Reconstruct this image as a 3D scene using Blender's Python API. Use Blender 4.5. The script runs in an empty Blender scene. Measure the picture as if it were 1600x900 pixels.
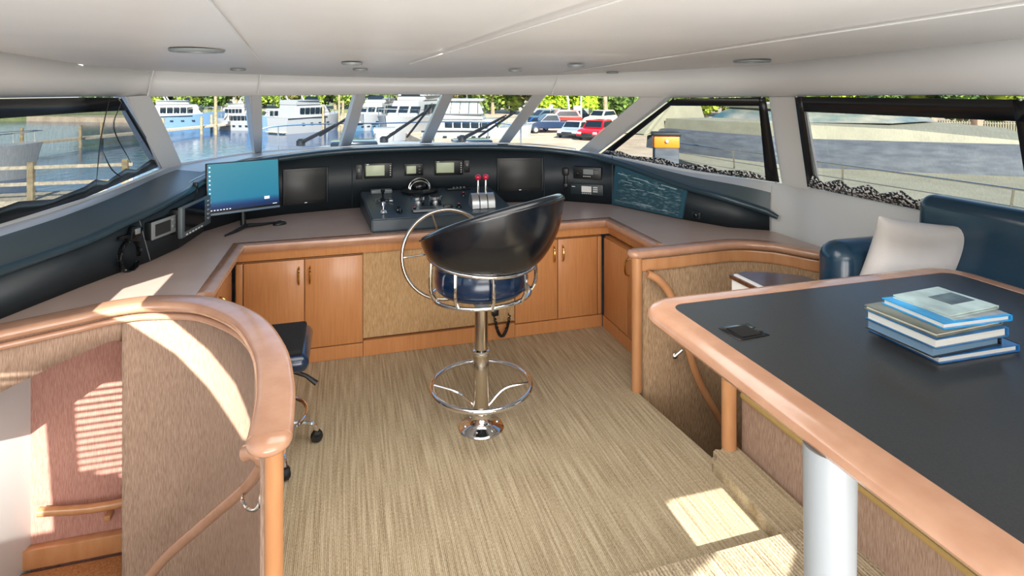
import bpy, bmesh, math, random
from mathutils import Vector, Matrix
random.seed(7)
PI = math.pi
C = bpy.context.scene.collection
# ------------------------------------------------------------------ camera
EYE, FL, HZ = 1.85, 900.0, 135.0            # eye height, focal length (px of 1600), horizon row
YAW = math.atan(260/900)
RX, RY = math.cos(YAW), -math.sin(YAW)
FX, FY = math.sin(YAW), math.cos(YAW)
cam = bpy.data.cameras.new('camera'); cam.sensor_width = 36; cam.lens = 36*FL/1600
cam.shift_y = -(450-HZ)/1600; cam.clip_start = .05; cam.clip_end = 800
co = bpy.data.objects.new('camera', cam); C.objects.link(co)
co.location = (0, 0, EYE); co.rotation_euler = (PI/2, 0, -YAW)
bpy.context.scene.camera = co
# ------------------------------------------------------------------ world, sun, added fill lights, exposure
vs = bpy.context.scene.view_settings
vs.view_transform = 'Standard'; vs.look = 'None'; vs.gamma = 1; vs.use_curve_mapping = False
vs.exposure = 0.0
SUN_DIR = Vector((.03, 1, -.6)).normalized()
wd = bpy.data.worlds.new('sky'); bpy.context.scene.world = wd; wd.use_nodes = True
nt = wd.node_tree; nt.nodes.clear()
sk = nt.nodes.new('ShaderNodeTexSky'); sk.sky_type = 'NISHITA'; sk.sun_disc = False
sk.sun_elevation = math.radians(31); sk.sun_rotation = math.radians(180)
bg = nt.nodes.new('ShaderNodeBackground'); bg.inputs['Strength'].default_value = .32
wo = nt.nodes.new('ShaderNodeOutputWorld')
nt.links.new(sk.outputs[0], bg.inputs[0]); nt.links.new(bg.outputs[0], wo.inputs[0])
sl = bpy.data.lights.new('sun', 'SUN'); sl.energy = 17; sl.angle = math.radians(.3); sl.color = (1, .96, .89)
so = bpy.data.objects.new('sun', sl); C.objects.link(so); so.rotation_euler = SUN_DIR.to_track_quat('-Z', 'Y').to_euler()
so.location = (0, -10, 12)
def area(name, loc, to, sx, sy, w, col=(1, 1, 1)):
    l = bpy.data.lights.new(name, 'AREA'); l.shape = 'RECTANGLE'; l.size = sx; l.size_y = sy; l.energy = w; l.color = col
    o = bpy.data.objects.new(name, l); C.objects.link(o); o.location = loc
    o.rotation_euler = (Vector(to)-Vector(loc)).to_track_quat('-Z', 'Y').to_euler(); return o
area('fill_aft', (.6, -.6, 1.95), (.6, 3.2, .9), 2.6, .5, 34, (1, .97, .94))  # unseen fill added behind the camera to brighten the room
area('fill_aft_up', (.3, -.5, .5), (.5, 2.4, 2.0), 2.6, 1.2, 95, (1, .98, .96))  # unseen upward fill added to brighten the ceiling
area('fill_helm', (.6, 2.3, 1.93), (.6, 2.8, 0), 1.8, 1.2, 34, (1, .96, .9))  # unseen fill added overhead to lift the counters
# ------------------------------------------------------------------ helpers
def P(px, py, z=0.0):
    d = (EYE-z)*FL/(py-HZ); u = (px-800)/FL*d
    return Vector((RX*u+FX*d, RY*u+FY*d, z))
def D(px, py, d):
    u = (px-800)/FL*d
    return Vector((RX*u+FX*d, RY*u+FY*d, EYE-(py-HZ)/FL*d))
def WY(px, py, y):
    u = (px-800)/FL; return D(px, py, y/(RY*u+FY))
def WX(px, py, x):
    u = (px-800)/FL; return D(px, py, x/(RX*u+FX))
def lin(c): return tuple(((v/255)/12.92 if v/255 <= .04045 else ((v/255+.055)/1.055)**2.4) for v in c)
def pm(name, col, rough=.5, metal=0, coat=0, spec=.5, col2=None, scale=(1, 1, 1), nscale=10, detail=4, bump=0, contrast=(.35, .65), emit=0, bumpd=.01, alpha=None):
    m = bpy.data.materials.new(name); m.use_nodes = True; t = m.node_tree; b = t.nodes['Principled BSDF']
    b.inputs['Base Color'].default_value = (*lin(col), 1); b.inputs['Roughness'].default_value = rough
    b.inputs['Metallic'].default_value = metal; b.inputs['Coat Weight'].default_value = coat; b.inputs['Coat Roughness'].default_value = .15
    b.inputs['Specular IOR Level'].default_value = spec
    if emit: b.inputs['Emission Color'].default_value = (*lin(col), 1); b.inputs['Emission Strength'].default_value = emit
    if col2 or bump:
        tc = t.nodes.new('ShaderNodeTexCoord'); mp = t.nodes.new('ShaderNodeMapping'); mp.inputs['Scale'].default_value = scale
        n = t.nodes.new('ShaderNodeTexNoise'); n.inputs['Scale'].default_value = nscale; n.inputs['Detail'].default_value = detail
        t.links.new(tc.outputs['Object'], mp.inputs[0]); t.links.new(mp.outputs[0], n.inputs['Vector'])
        if col2:
            r = t.nodes.new('ShaderNodeValToRGB'); r.color_ramp.elements[0].position = contrast[0]; r.color_ramp.elements[1].position = contrast[1]
            r.color_ramp.elements[0].color = (*lin(col), 1); r.color_ramp.elements[1].color = (*lin(col2), 1)
            t.links.new(n.outputs['Fac'], r.inputs[0]); t.links.new(r.outputs[0], b.inputs['Base Color'])
            if emit: t.links.new(r.outputs[0], b.inputs['Emission Color'])
        if bump:
            bp = t.nodes.new('ShaderNodeBump'); bp.inputs['Strength'].default_value = bump; bp.inputs['Distance'].default_value = bumpd
            t.links.new(n.outputs['Fac'], bp.inputs['Height']); t.links.new(bp.outputs[0], b.inputs['Normal'])
    return m
def glassmat(name, tint, gloss=.06, rough=0.02, f0=1.45):
    m = bpy.data.materials.new(name); m.use_nodes = True; t = m.node_tree; t.nodes.clear()
    tr = t.nodes.new('ShaderNodeBsdfTransparent'); tr.inputs[0].default_value = (*tint, 1)
    gl = t.nodes.new('ShaderNodeBsdfGlossy'); gl.inputs['Roughness'].default_value = rough
    lw = t.nodes.new('ShaderNodeLayerWeight'); lw.inputs[0].default_value = .5
    pw = t.nodes.new('ShaderNodeMath'); pw.operation = 'POWER'; pw.inputs[1].default_value = 5; t.links.new(lw.outputs['Facing'], pw.inputs[0])
    fr = t.nodes.new('ShaderNodeMath'); fr.operation = 'MULTIPLY_ADD'; fr.inputs[1].default_value = .7; fr.inputs[2].default_value = .04; t.links.new(pw.outputs[0], fr.inputs[0])
    mx = t.nodes.new('ShaderNodeMixShader'); o = t.nodes.new('ShaderNodeOutputMaterial')
    t.links.new(fr.outputs[0], mx.inputs[0]); t.links.new(tr.outputs[0], mx.inputs[1]); t.links.new(gl.outputs[0], mx.inputs[2]); t.links.new(mx.outputs[0], o.inputs[0])
    return m
def meshscreen(name, open_, col):
    m = bpy.data.materials.new(name); m.use_nodes = True; t = m.node_tree; t.nodes.clear()
    tr = t.nodes.new('ShaderNodeBsdfTransparent'); df = t.nodes.new('ShaderNodeBsdfDiffuse'); df.inputs[0].default_value = (*lin(col), 1)
    tc = t.nodes.new('ShaderNodeTexCoord'); mp = t.nodes.new('ShaderNodeMapping'); mp.inputs['Scale'].default_value = (60, 60, 4)
    n = t.nodes.new('ShaderNodeTexNoise'); n.inputs['Scale'].default_value = 3
    r = t.nodes.new('ShaderNodeMapRange'); r.inputs[3].default_value = 1-open_-.12; r.inputs[4].default_value = 1-open_+.12
    mx = t.nodes.new('ShaderNodeMixShader'); o = t.nodes.new('ShaderNodeOutputMaterial')
    t.links.new(tc.outputs['Object'], mp.inputs[0]); t.links.new(mp.outputs[0], n.inputs['Vector']); t.links.new(n.outputs['Fac'], r.inputs[0])
    t.links.new(r.outputs[0], mx.inputs[0]); t.links.new(tr.outputs[0], mx.inputs[1]); t.links.new(df.outputs[0], mx.inputs[2]); t.links.new(mx.outputs[0], o.inputs[0])
    return m
def carpet(name, c1, c2, c3, rib=True):
    m = bpy.data.materials.new(name); m.use_nodes = True; t = m.node_tree; b = t.nodes['Principled BSDF']
    b.inputs['Roughness'].default_value = .95; b.inputs['Specular IOR Level'].default_value = .1
    tc = t.nodes.new('ShaderNodeTexCoord')
    def noise(sc, s, d=3):
        mp = t.nodes.new('ShaderNodeMapping'); mp.inputs['Scale'].default_value = sc
        n = t.nodes.new('ShaderNodeTexNoise'); n.inputs['Scale'].default_value = s; n.inputs['Detail'].default_value = d
        t.links.new(tc.outputs['Object'], mp.inputs[0]); t.links.new(mp.outputs[0], n.inputs['Vector']); return n
    a = noise((60, 1.6, 8), 1.6, 5); f = noise((110, 40, 90), 2.2, 2)
    w = t.nodes.new('ShaderNodeTexWave'); w.wave_type = 'BANDS'; w.bands_direction = 'X'; w.inputs['Scale'].default_value = 44 if rib else 22; w.inputs['Distortion'].default_value = 2.5
    w.inputs['Detail'].default_value = 2; w.inputs['Detail Scale'].default_value = 6
    t.links.new(tc.outputs['Object'], w.inputs['Vector'])
    mx = t.nodes.new('ShaderNodeMix'); mx.data_type = 'FLOAT'; mx.inputs[0].default_value = .22
    t.links.new(a.outputs['Fac'], mx.inputs[2]); t.links.new(w.outputs['Fac'], mx.inputs[3])
    m2 = t.nodes.new('ShaderNodeMix'); m2.data_type = 'FLOAT'; m2.inputs[0].default_value = .35
    t.links.new(mx.outputs[0], m2.inputs[2]); t.links.new(f.outputs['Fac'], m2.inputs[3])
    r = t.nodes.new('ShaderNodeValToRGB'); e = r.color_ramp.elements; e[0].position = .3; e[0].color = (*lin(c1), 1); e[1].position = .66; e[1].color = (*lin(c3), 1)
    k = e.new(.48); k.color = (*lin(c2), 1)
    t.links.new(m2.outputs[0], r.inputs[0]); t.links.new(r.outputs[0], b.inputs['Base Color'])
    bp = t.nodes.new('ShaderNodeBump'); bp.inputs['Strength'].default_value = .5; bp.inputs['Distance'].default_value = .006
    t.links.new(m2.outputs[0], bp.inputs['Height']); t.links.new(bp.outputs[0], b.inputs['Normal'])
    return m
M = {}
M['carpet'] = carpet('ribbed beige carpet', (122, 104, 80), (172, 155, 126), (208, 194, 166))
M['carpet_step'] = carpet('looped beige carpet', (96, 80, 62), (168, 150, 124), (214, 200, 172), False)
M['fabric'] = pm('woven tan wallcovering', (132, 104, 78), .9, col2=(190, 160, 126), scale=(110, 110, 9), nscale=3, bump=.3, bumpd=.003, contrast=(.3, .7), spec=.15)
M['fabric_shade'] = pm('woven taupe wallcovering', (140, 112, 94), .9, col2=(178, 152, 132), scale=(110, 110, 9), nscale=3, bump=.3, bumpd=.003, contrast=(.3, .7), spec=.15)
M['fabric_pink'] = pm('rose wallcovering', (172, 122, 108), .9, col2=(194, 148, 134), scale=(110, 110, 9), nscale=3, bump=.2, bumpd=.003, spec=.15)
M['veneer'] = pm('cherry veneer', (186, 124, 72), .38, coat=.25, col2=(202, 140, 88), scale=(30, 30, 2), nscale=2.5, contrast=(.25, .75))
M['wood'] = pm('satin maple', (184, 128, 84), .25, coat=.5, col2=(196, 142, 98), scale=(8, 8, 2), nscale=2)
M['wood_pink'] = pm('lacquered rosy maple', (178, 132, 104), .24, coat=.45, col2=(188, 144, 116), scale=(6, 6, 6), nscale=2)
M['dark_wood'] = pm('dark rosewood', (52, 28, 18), .3, coat=.4, col2=(98, 58, 38), scale=(4, 60, 4), nscale=2)
M['counter'] = pm('rose grey laminate', (182, 160, 148), .3, coat=.2, col2=(190, 168, 156), nscale=4)
M['dash'] = pm('navy textured vinyl', (28, 37, 43), .5, bump=.25, nscale=500, bumpd=.001)
M['dash_panel'] = pm('slate vinyl panel', (34, 44, 50), .42, bump=.2, nscale=500, bumpd=.001)
M['dash_cap'] = pm('navy padded vinyl', (38, 58, 68), .32, coat=.15)
M['ledge'] = pm('grey vinyl ledge', (72, 84, 88), .38)
M['black'] = pm('black plastic', (18, 20, 22), .38)
M['black_gloss'] = pm('gloss black', (14, 16, 18), .12)
M['screen_off'] = pm('dark display glass', (50, 51, 50), .3, spec=.3)
M['lcd'] = pm('pale lcd', (178, 186, 156), .3, emit=.25)
M['grey_plastic'] = pm('grey plastic', (128, 134, 134), .4)
M['silver'] = pm('brushed silver', (190, 195, 198), .3, metal=.8)
M['chrome'] = pm('chrome', (225, 225, 225), .07, metal=1)
M['steel'] = pm('satin stainless', (200, 192, 182), .16, metal=1)
M['brass'] = pm('polished brass', (215, 170, 90), .15, metal=1)
M['white'] = pm('white gelcoat', (214, 214, 212), .35)
M['ceil'] = pm('ceiling vinyl', (214, 213, 210), .38, col2=(220, 219, 216), nscale=2)
M['leather'] = pm('navy black leather', (8, 15, 23), .22, coat=.35, bump=.12, nscale=260, bumpd=.0015)
M['leather_blue'] = pm('blue leather', (7, 34, 62), .22, coat=.4, bump=.3, nscale=18, bumpd=.006)
M['leather_sofa'] = pm('navy sofa leather', (16, 48, 68), .28, coat=.3, bump=.2, nscale=22, bumpd=.006)
M['pillow'] = pm('pale grey satin', (196, 192, 190), .45, bump=.35, nscale=7, bumpd=.02)
M['red_knob'] = pm('red knob', (214, 30, 70), .15, coat=.8)
M['tabletop'] = pm('charcoal speckled laminate', (34, 36, 38), .36, col2=(46, 48, 50), nscale=260, coat=.1)
M['leg_grey'] = pm('grey painted metal', (150, 156, 160), .4)
M['paper'] = pm('paper', (226, 224, 220), .7)
M['glass'] = glassmat('window glass', (.93, .96, .95))
M['mesh_r'] = meshscreen('open shade mesh', .68, (40, 42, 40))
M['mesh_l'] = meshscreen('dense shade mesh', .36, (62, 76, 84))
M['binding'] = pm('black vinyl binding', (18, 18, 20), .3)
M['binding_lace'] = pm('black binding with white lacing', (8, 8, 9), .35, col2=(225, 225, 225), scale=(40, 40, 60), nscale=1.6, contrast=(.52, .56))
M['rubber'] = pm('black rubber', (14, 14, 15), .6)
# mesh collector
class MB:
    def __init__(s): s.b = bmesh.new()
    def box(s, c, d, rz=0, bev=0, rx=0, ry=0, seg=2):
        m = Matrix.Translation(c) @ Matrix.Rotation(rz, 4, 'Z') @ Matrix.Rotation(rx, 4, 'X') @ Matrix.Rotation(ry, 4, 'Y') @ Matrix.Diagonal((d[0], d[1], d[2], 1))
        r = bmesh.ops.create_cube(s.b, size=1, matrix=m)
        if bev:
            es = list({e for v in r['verts'] for e in v.link_edges})
            bmesh.ops.bevel(s.b, geom=es, offset=bev, segments=seg, profile=.5, affect='EDGES', clamp_overlap=True)
        return s
    def tube(s, pts, r, n=10, closed=False, caps=True):
        pts = [Vector(p) for p in pts]; N = len(pts); rings = []
        up = Vector((0, 0, 1)); last = None
        for i, p in enumerate(pts):
            if closed: t = pts[(i+1) % N]-pts[i-1]
            else: t = pts[min(i+1, N-1)]-pts[max(i-1, 0)]
            t.normalize()
            if last is None:
                a = t.cross(up) if abs(t.dot(up)) < .95 else t.cross(Vector((1, 0, 0)))
            else: a = last-t*last.dot(t)
            a.normalize(); last = a; b = t.cross(a)
            rr = r[i] if isinstance(r, (list, tuple)) else r
            rings.append([s.b.verts.new(p+(a*math.cos(2*PI*k/n)+b*math.sin(2*PI*k/n))*rr) for k in range(n)])
        for i in range(N if closed else N-1):
            A, B = rings[i], rings[(i+1) % N]
            for k in range(n):
                try: s.b.faces.new((A[k], A[(k+1) % n], B[(k+1) % n], B[k]))
                except ValueError: pass
        if not closed and caps:
            s.b.faces.new(rings[0][::-1]); s.b.faces.new(rings[-1])
        return s
    def lathe(s, prof, o=(0, 0, 0), n=28, mat=None):
        o = Vector(o); rings = []
        for r, z in prof:
            if r < 1e-5: rings.append([s.b.verts.new(o+Vector((0, 0, z)))])
            else: rings.append([s.b.verts.new(o+Vector((r*math.cos(2*PI*k/n), r*math.sin(2*PI*k/n), z))) for k in range(n)])
        for A, B in zip(rings, rings[1:]):
            for k in range(n):
                q = [A[k % len(A)], A[(k+1) % len(A)], B[(k+1) % len(B)], B[k % len(B)]]
                q = list(dict.fromkeys(q))
                if len(q) > 2: s.b.faces.new(q)
        if mat is not None: bmesh.ops.transform(s.b, matrix=mat, verts=[v for R in rings for v in R])
        return s
    def sphere(s, c, r, sub=2, sc=(1, 1, 1)):
        bmesh.ops.create_icosphere(s.b, subdivisions=sub, radius=r, matrix=Matrix.Translation(c) @ Matrix.Diagonal((*sc, 1))); return s
    def prism(s, poly, z0, z1):
        a = [s.b.verts.new((x, y, z0)) for x, y in poly]; b = [s.b.verts.new((x, y, z1)) for x, y in poly]; n = len(poly)
        s.b.faces.new(a[::-1]); s.b.faces.new(b)
        for i in range(n): s.b.faces.new((a[i], a[(i+1) % n], b[(i+1) % n], b[i]))
        return s
    def grid(s, rows, closed_u=False):
        V = [[s.b.verts.new(p) for p in r] for r in rows]
        for i in range(len(V)-1):
            n = len(V[i])
            for k in range(n if closed_u else n-1):
                s.b.faces.new((V[i][k], V[i][(k+1) % n], V[i+1][(k+1) % n], V[i+1][k]))
        return V
    def poly(s, pts): s.b.faces.new([s.b.verts.new(p) for p in pts]); return s
    def sweep(s, path, prof, caps=True, closed=False):
        # prof: (u, v) closed loop; u to the left of travel, v up; mitred corners
        path = [Vector(p) for p in path]; rings = []; N = len(path)
        for i, p in enumerate(path):
            if closed: d0 = (path[i]-path[i-1]); d1 = (path[(i+1) % N]-path[i])
            else: d0 = path[i]-path[i-1] if i else path[1]-path[0]; d1 = path[i+1]-path[i] if i < N-1 else path[i]-path[i-1]
            d0.z = d1.z = 0; d0.normalize(); d1.normalize()
            t = (d0+d1).normalized(); nn = Vector((-t.y, t.x, 0)); k = 1/max(.35, nn.dot(Vector((-d0.y, d0.x, 0))))
            rings.append([s.b.verts.new(p+nn*u*k+Vector((0, 0, v))) for u, v in prof])
        n = len(prof)
        for i in range(N if closed else N-1):
            A, B = rings[i], rings[(i+1) % N]
            for k in range(n): s.b.faces.new((A[k], A[(k+1) % n], B[(k+1) % n], B[k]))
        if caps and not closed: s.b.faces.new(rings[0]); s.b.faces.new(rings[-1][::-1])
        return s
    def xf(s, m): bmesh.ops.transform(s.b, matrix=m, verts=s.b.verts); return s
    def build(s, name, mat, parent=None, smooth=True, thick=0, angle=40, sub=0):
        bmesh.ops.recalc_face_normals(s.b, faces=s.b.faces)
        me = bpy.data.meshes.new(name); s.b.to_mesh(me); s.b.free()
        me.materials.append(M[mat] if isinstance(mat, str) else mat)
        if smooth:
            me.polygons.foreach_set('use_smooth', [True]*len(me.polygons)); me.set_sharp_from_angle(angle=math.radians(angle))
        o = bpy.data.objects.new(name, me); C.objects.link(o)
        if parent: o.parent = parent
        if thick:
            k = o.modifiers.new('s', 'SOLIDIFY'); k.thickness = thick; k.offset = 0
        if sub:
            k = o.modifiers.new('u', 'SUBSURF'); k.levels = sub; k.render_levels = sub
        return o
def thing(name, label, cat, loc=(0, 0, 0), rz=0, group=None, rot=None):
    o = bpy.data.objects.new(name, None); C.objects.link(o); o.location = loc; o.rotation_euler = rot or (0, 0, rz); o.empty_display_size = .1
    return tag(o, label, cat, group)
def tag(o, label=None, cat=None, group=None, kind=None):
    if label: o['label'] = label
    if cat: o['category'] = cat
    if group: o['group'] = group
    if kind: o['kind'] = kind
    return o
def st(o): o['kind'] = 'structure'; return o
def smoothpath(pts, n=6, closed=False):
    pts = [Vector(p) for p in pts]; out = []; N = len(pts)
    rng = range(N if closed else N-1)
    for i in rng:
        p0 = pts[i-1] if (closed or i > 0) else pts[0]*2-pts[1]; p1 = pts[i]; p2 = pts[(i+1) % N]
        p3 = pts[(i+2) % N] if (closed or i+2 < N) else pts[-1]*2-pts[-2]
        for k in range(n):
            t = k/n; out.append(.5*((2*p1)+(p2-p0)*t+(2*p0-5*p1+4*p2-p3)*t*t+(3*p1-p0-3*p2+p3)*t**3))
    if not closed: out.append(pts[-1])
    return out
def rrect(w, h, r, n=4):
    out = []
    for cx, cy, a in ((w/2-r, h/2-r, 0), (-w/2+r, h/2-r, 90), (-w/2+r, -h/2+r, 180), (w/2-r, -h/2+r, 270)):
        for k in range(n+1):
            t = math.radians(a+90*k/n); out.append((cx+r*math.cos(t), cy+r*math.sin(t)))
    return out
def text(s, size, name, mat, parent, loc, rot=(PI/2, 0, 0)):
    cu = bpy.data.curves.new(name, 'FONT'); cu.body = s; cu.size = size; cu.extrude = .0004; cu.align_x = 'CENTER'; cu.align_y = 'CENTER'
    tmp = bpy.data.objects.new(name, cu); C.objects.link(tmp); bpy.context.view_layer.update()
    me = bpy.data.meshes.new_from_object(tmp.evaluated_get(bpy.context.evaluated_depsgraph_get())); bpy.data.objects.remove(tmp)
    me.materials.clear(); me.materials.append(M[mat]); o = bpy.data.objects.new(name, me); C.objects.link(o); o.parent = parent; o.location = loc; o.rotation_euler = rot
    return o
#=================================================================== SHELL
# sill curve S and header curve T, left aft -> bow -> right aft
S = dict(la=Vector((-1.78, -.9, 1.2)), lb=Vector((-1.75, 2.3, 1.2)), lc=P(125, 312, 1.2), l1=P(272, 256, 1.25),
         p2=P(407, 236, 1.28), p3=P(540, 228, 1.28), p4=P(665, 224, 1.28), p5=P(785, 225, 1.28), p6=P(922, 237, 1.25),
         r0=P(1080, 266, 1.19), r1=Vector((2.95, 3.37, 1.166)), r2=Vector((2.95, 3.03, 1.18)), r3=Vector((2.95, 2.4, 1.197)), ra=Vector((2.97, -.9, 1.22)))
T = dict(la=Vector((-1.5, -.9, 1.82)), lb=Vector((-1.5, 2.4, 1.81)), lc=D(125, 150, 3.3), l0=D(190, 150, 3.6), l1=D(218, 150, 3.8),
         p2=D(398, 149, 4.25), p3=D(562, 147, 4.6), p4=D(697, 147, 4.75), p5=D(840, 148, 4.7), p6=D(1017, 151, 4.4),
         r0=D(1060, 152, 4.3), r1=D(1200, 150, 3.92), r2=D(1254, 149, 3.6), r3=D(1474, 147, 2.75), ra=Vector((2.74, -.9, 1.82)))
def zc(x, y): return 1.925+.036*(4.65-y)+.012*abs(x-.6)
# floor
FE = 1.90   # near edge of the lower floor, where the raised step begins
floor_poly = [(-.40, 4.06), (1.93, 4.06), (1.93, 3.30), (1.68, 3.13), (1.70, 3.08), (1.755, 2.47), (1.86, 2.43), (1.86, -.9), (-.2, -.9), (-.2, 1.76), (-.231, 2.315), (-.376, 2.726), (-.68, 3.02), (-.68, 4.06)]
st(MB().prism([(-.68, 4.08), (1.93, 4.08), (1.93, 3.25), (1.70, 3.15), (1.70, 3.08), (1.755, 2.47), (1.88, 2.43), (1.88, 1.2), (-.2, 1.2), (-.2, 1.76), (-.231, 2.315), (-.376, 2.726), (-.55, 2.95), (-.68, 3.02)], -.12, 0).build('floor', 'carpet', smooth=False))
# ceiling with unseen openings shaped to place the sun patches
tk = ['la', 'lb', 'lc', 'l0', 'l1', 'p2', 'p3', 'p4', 'p5', 'p6', 'r0', 'r1', 'r2', 'r3', 'ra']
Tc = [T['la'], T['lb'], T['lc'], T['l0']]+smoothpath([T[k] for k in tk[4:10]], 5)+[T['r0'], T['r0'].lerp(T['r1'], .5), T['r1'], T['r2'], T['r3'], T['ra']]
cen = Vector((.62, 2.2, 0))
def inward(p, k): d = (cen-p); d.z = 0; return p+d.normalized()*k
cb = [inward(p, .02) for p in Tc]
bm = MB(); outer = [bm.b.verts.new((p.x, p.y, 0)) for p in cb]
hole = [bm.b.verts.new((x, y, 0)) for x, y in ((-1.14, .92), (-1.14, 1.28), (-.965, 1.50), (-.965, .95), (-.866, .87), (-.674, .51), (-.539, .175), (-.464, -.135), (-.45, -.3), (-.51, -.28), (-.683, .19), (-.836, .53), (-1.03, .83))]
hole2 = [bm.b.verts.new((x, y, 0)) for x, y in ((-1.44, -.30), (-1.44, .52), (-1.18, .52), (-1.18, -.45))]
es = [bm.b.edges.new((l[i], l[(i+1) % len(l)])) for l in (outer, hole, hole2) for i in range(len(l))]
bmesh.ops.triangle_fill(bm.b, use_beauty=True, use_dissolve=False, edges=es)
for v in bm.b.verts: v.co.z = zc(v.co.x, v.co.y)
st(bm.build('ceiling', 'ceil', smooth=False, thick=.01))
st(MB().box((2.78, 1.0, 2.12), (.06, 5.2, .18)).build('ceiling_edge', 'white', smooth=False))
# unseen slats added to stripe the sun, and a slab that blocks it
t_h = bpy.data.objects.new('sun_slats', None); C.objects.link(t_h); t_h.location = (-1.31, .05, 2.1)
t_h['label'] = 'unseen white slats added to stripe the sun on the left stairwell wall'; t_h['category'] = 'hatch'
for k in range(16): MB().box((0, -.42+.058*k, .03), (.29, .024, .008)).build('stripe_slat', 'white', t_h, smooth=False)
st(MB().box((2.80, 1.0, 2.19), (1.16, 5.2, .05)).build('ceiling_sun_block', 'white', smooth=False))  # unseen slab added to keep sun off the right wall
# header band above the windows
hb = MB(); hb.grid([[Vector(p) for p in Tc], [Vector((q.x, q.y, zc(q.x, q.y)+.004)) for q in cb]])
st(hb.build('wall_header', 'white', thick=.012, angle=60))
# header top return (soffit) out to the glass
sf = MB(); sf.grid([[Vector(p) for p in Tc], [p-(cen-p).normalized()*.09+Vector((0, 0, .0)) for p in Tc]])
st(sf.build('trim_1', 'white', thick=.012, angle=60))
# header panel seams
for i, (a, b) in enumerate((((240, 110), (231, 149)), ((407, 115), (403, 147)), ((872, 121), (862, 147)), ((1029, 118), (1031, 149)))):
    da = min(range(len(Tc)), key=lambda k: abs((800+FL*(Tc[k].x*RX+Tc[k].y*RY)/(Tc[k].x*FX+Tc[k].y*FY))-b[0]))
    d = Tc[da].x*FX+Tc[da].y*FY-.012
    st(MB().tube([D(a[0], a[1], d-.02), D(b[0], b[1], d)], .005, 6).build('trim_%d' % (20+i), 'white'))
# ceiling seams (thin welts)
def onceil(px, py):
    d = 3.0
    for _ in range(60):
        q = D(px, py, d); d = d*.5+.5*d*(zc(q.x, q.y)-EYE)/max(1e-4, (q.z-EYE))
    return D(px, py, d)
for i, (a, b) in enumerate((((332, 4), (410, 98)), ((950, 2), (640, 98)), ((1474, 22), (880, 112)))):
    A, B = onceil(*a), onceil(*b)
    st(MB().tube([A+Vector((0, 0, -.006))+(A-B)*.12, B+Vector((0, 0, -.006))], .0035, 6).build('trim_%d' % (30+i), 'white'))
# outer walls below the sills
def wall(keys, name, mat='white', zb=-1.6, n=5):
    ps = smoothpath([S[k] for k in keys], n)
    w = MB(); w.grid([[Vector((p.x, p.y, zb)) for p in ps], [Vector(p) for p in ps]])
    return st(w.build(name, mat, thick=.02, angle=60))
wall(['la', 'lb', 'lc', 'l1'], 'wall_left'); wall(['l1', 'p2', 'p3', 'p4', 'p5', 'p6'], 'wall_front'); wall(['p6', 'r0', 'r1', 'r2', 'r3', 'ra'], 'wall_right')
# sills and pillars
def pillar(name, s0, s1, t0, t1, depth=.12):
    b = MB(); s0, s1, t0, t1 = map(Vector, (s0, s1, t0, t1))
    def out(p): d = p-cen; d.z = 0; return d.normalized()*depth
    lo = [s0, s1, s1+out(s1)*.9, s0+out(s0)*.9]; hi = [t0, t1, t1+out(t1), t0+out(t0)]
    mid = [[a.lerp(c, k) for a, c in zip(lo, hi)] for k in (0, .5, 1)]
    V = b.grid(mid, True); b.b.faces.new(V[0][::-1]); b.b.faces.new(V[-1])
    bmesh.ops.bevel(b.b, geom=[e for e in b.b.edges if abs((e.verts[0].co-e.verts[1].co).normalized().z) > .2 or (e.verts[0].co-e.verts[1].co).length > .3], offset=.012, segments=3, affect='EDGES')
    return st(b.build(name, 'white'))
def sill(px, py, z=1.28): return P(px, py, z)
lo = Vector((0, 0, -.02))
pillar('trim_2', P(252, 261, 1.25)+lo, P(286, 255, 1.25)+lo, D(196, 151, 3.62), D(236, 149, 3.85), .16)
pillar('trim_3', P(399, 237)*0+P(399, 237, 1.28)+lo, P(410, 236, 1.28)+lo, D(391, 149, 4.22), D(410, 149, 4.28), .13)
pillar('trim_4', P(532, 229, 1.28)+lo, P(548, 228, 1.28)+lo, D(557, 147, 4.58), D(573, 147, 4.62), .16)
pillar('trim_5', P(656, 225, 1.28)+lo, P(673, 224, 1.28)+lo, D(692, 147, 4.74), D(710, 147, 4.76), .16)
pillar('trim_6', P(775, 226, 1.28)+lo, P(793, 225, 1.28)+lo, D(832, 148, 4.72), D(853, 148, 4.66), .16)
pillar('trim_7', P(903, 234, 1.25)+lo, P(932, 238, 1.24)+lo, D(1002, 150, 4.45), D(1046, 151, 4.32), .14)
pillar('trim_8', S['r1']+lo, S['r2']+lo, T['r1'], T['r2'], .035)
pillar('trim_9', P(60, 350, 1.2)*0+Vector((-1.75, 2.2, 1.18)), Vector((-1.75, 2.45, 1.18)), Vector((-1.5, 2.3, 1.81)), Vector((-1.5, 2.5, 1.81)), .1)
# glass panes
def off(p, k): d = p-cen; d.z = 0; return p+d.normalized()*k
def pane(i, a, b):
    A, B = off(S[a], .07), off(S[b], .07); Cc, Dd = off(T[b], .07), off(T[a], .07)
    m = MB(); n = 6
    m.grid([[A.lerp(B, k/n) for k in range(n+1)], [Dd.lerp(Cc, k/n) for k in range(n+1)]])
    return st(m.build('window_%d' % i, 'glass'))
for i, (a, b) in enumerate((('l1', 'p2'), ('p2', 'p3'), ('p3', 'p4'), ('p4', 'p5'), ('p5', 'p6'), ('r2', 'r3'), ('lc', 'l1'))): pane(i+1, a, b)
m = MB(); sr = [off(p, .07) for p in smoothpath([S[k] for k in ('p6', 'r0', 'r1')], 6)]; tr = [off(T['p6'].lerp(T['r1'], k/12), .07) for k in range(13)]
m.grid([sr, tr]); st(m.build('window_8', 'glass'))
S['rx'] = S['r2'].lerp(S['ra'], .33); T['rx'] = T['r2'].lerp(T['ra'], .33)
pane(9, 'r3', 'rx')
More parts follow.
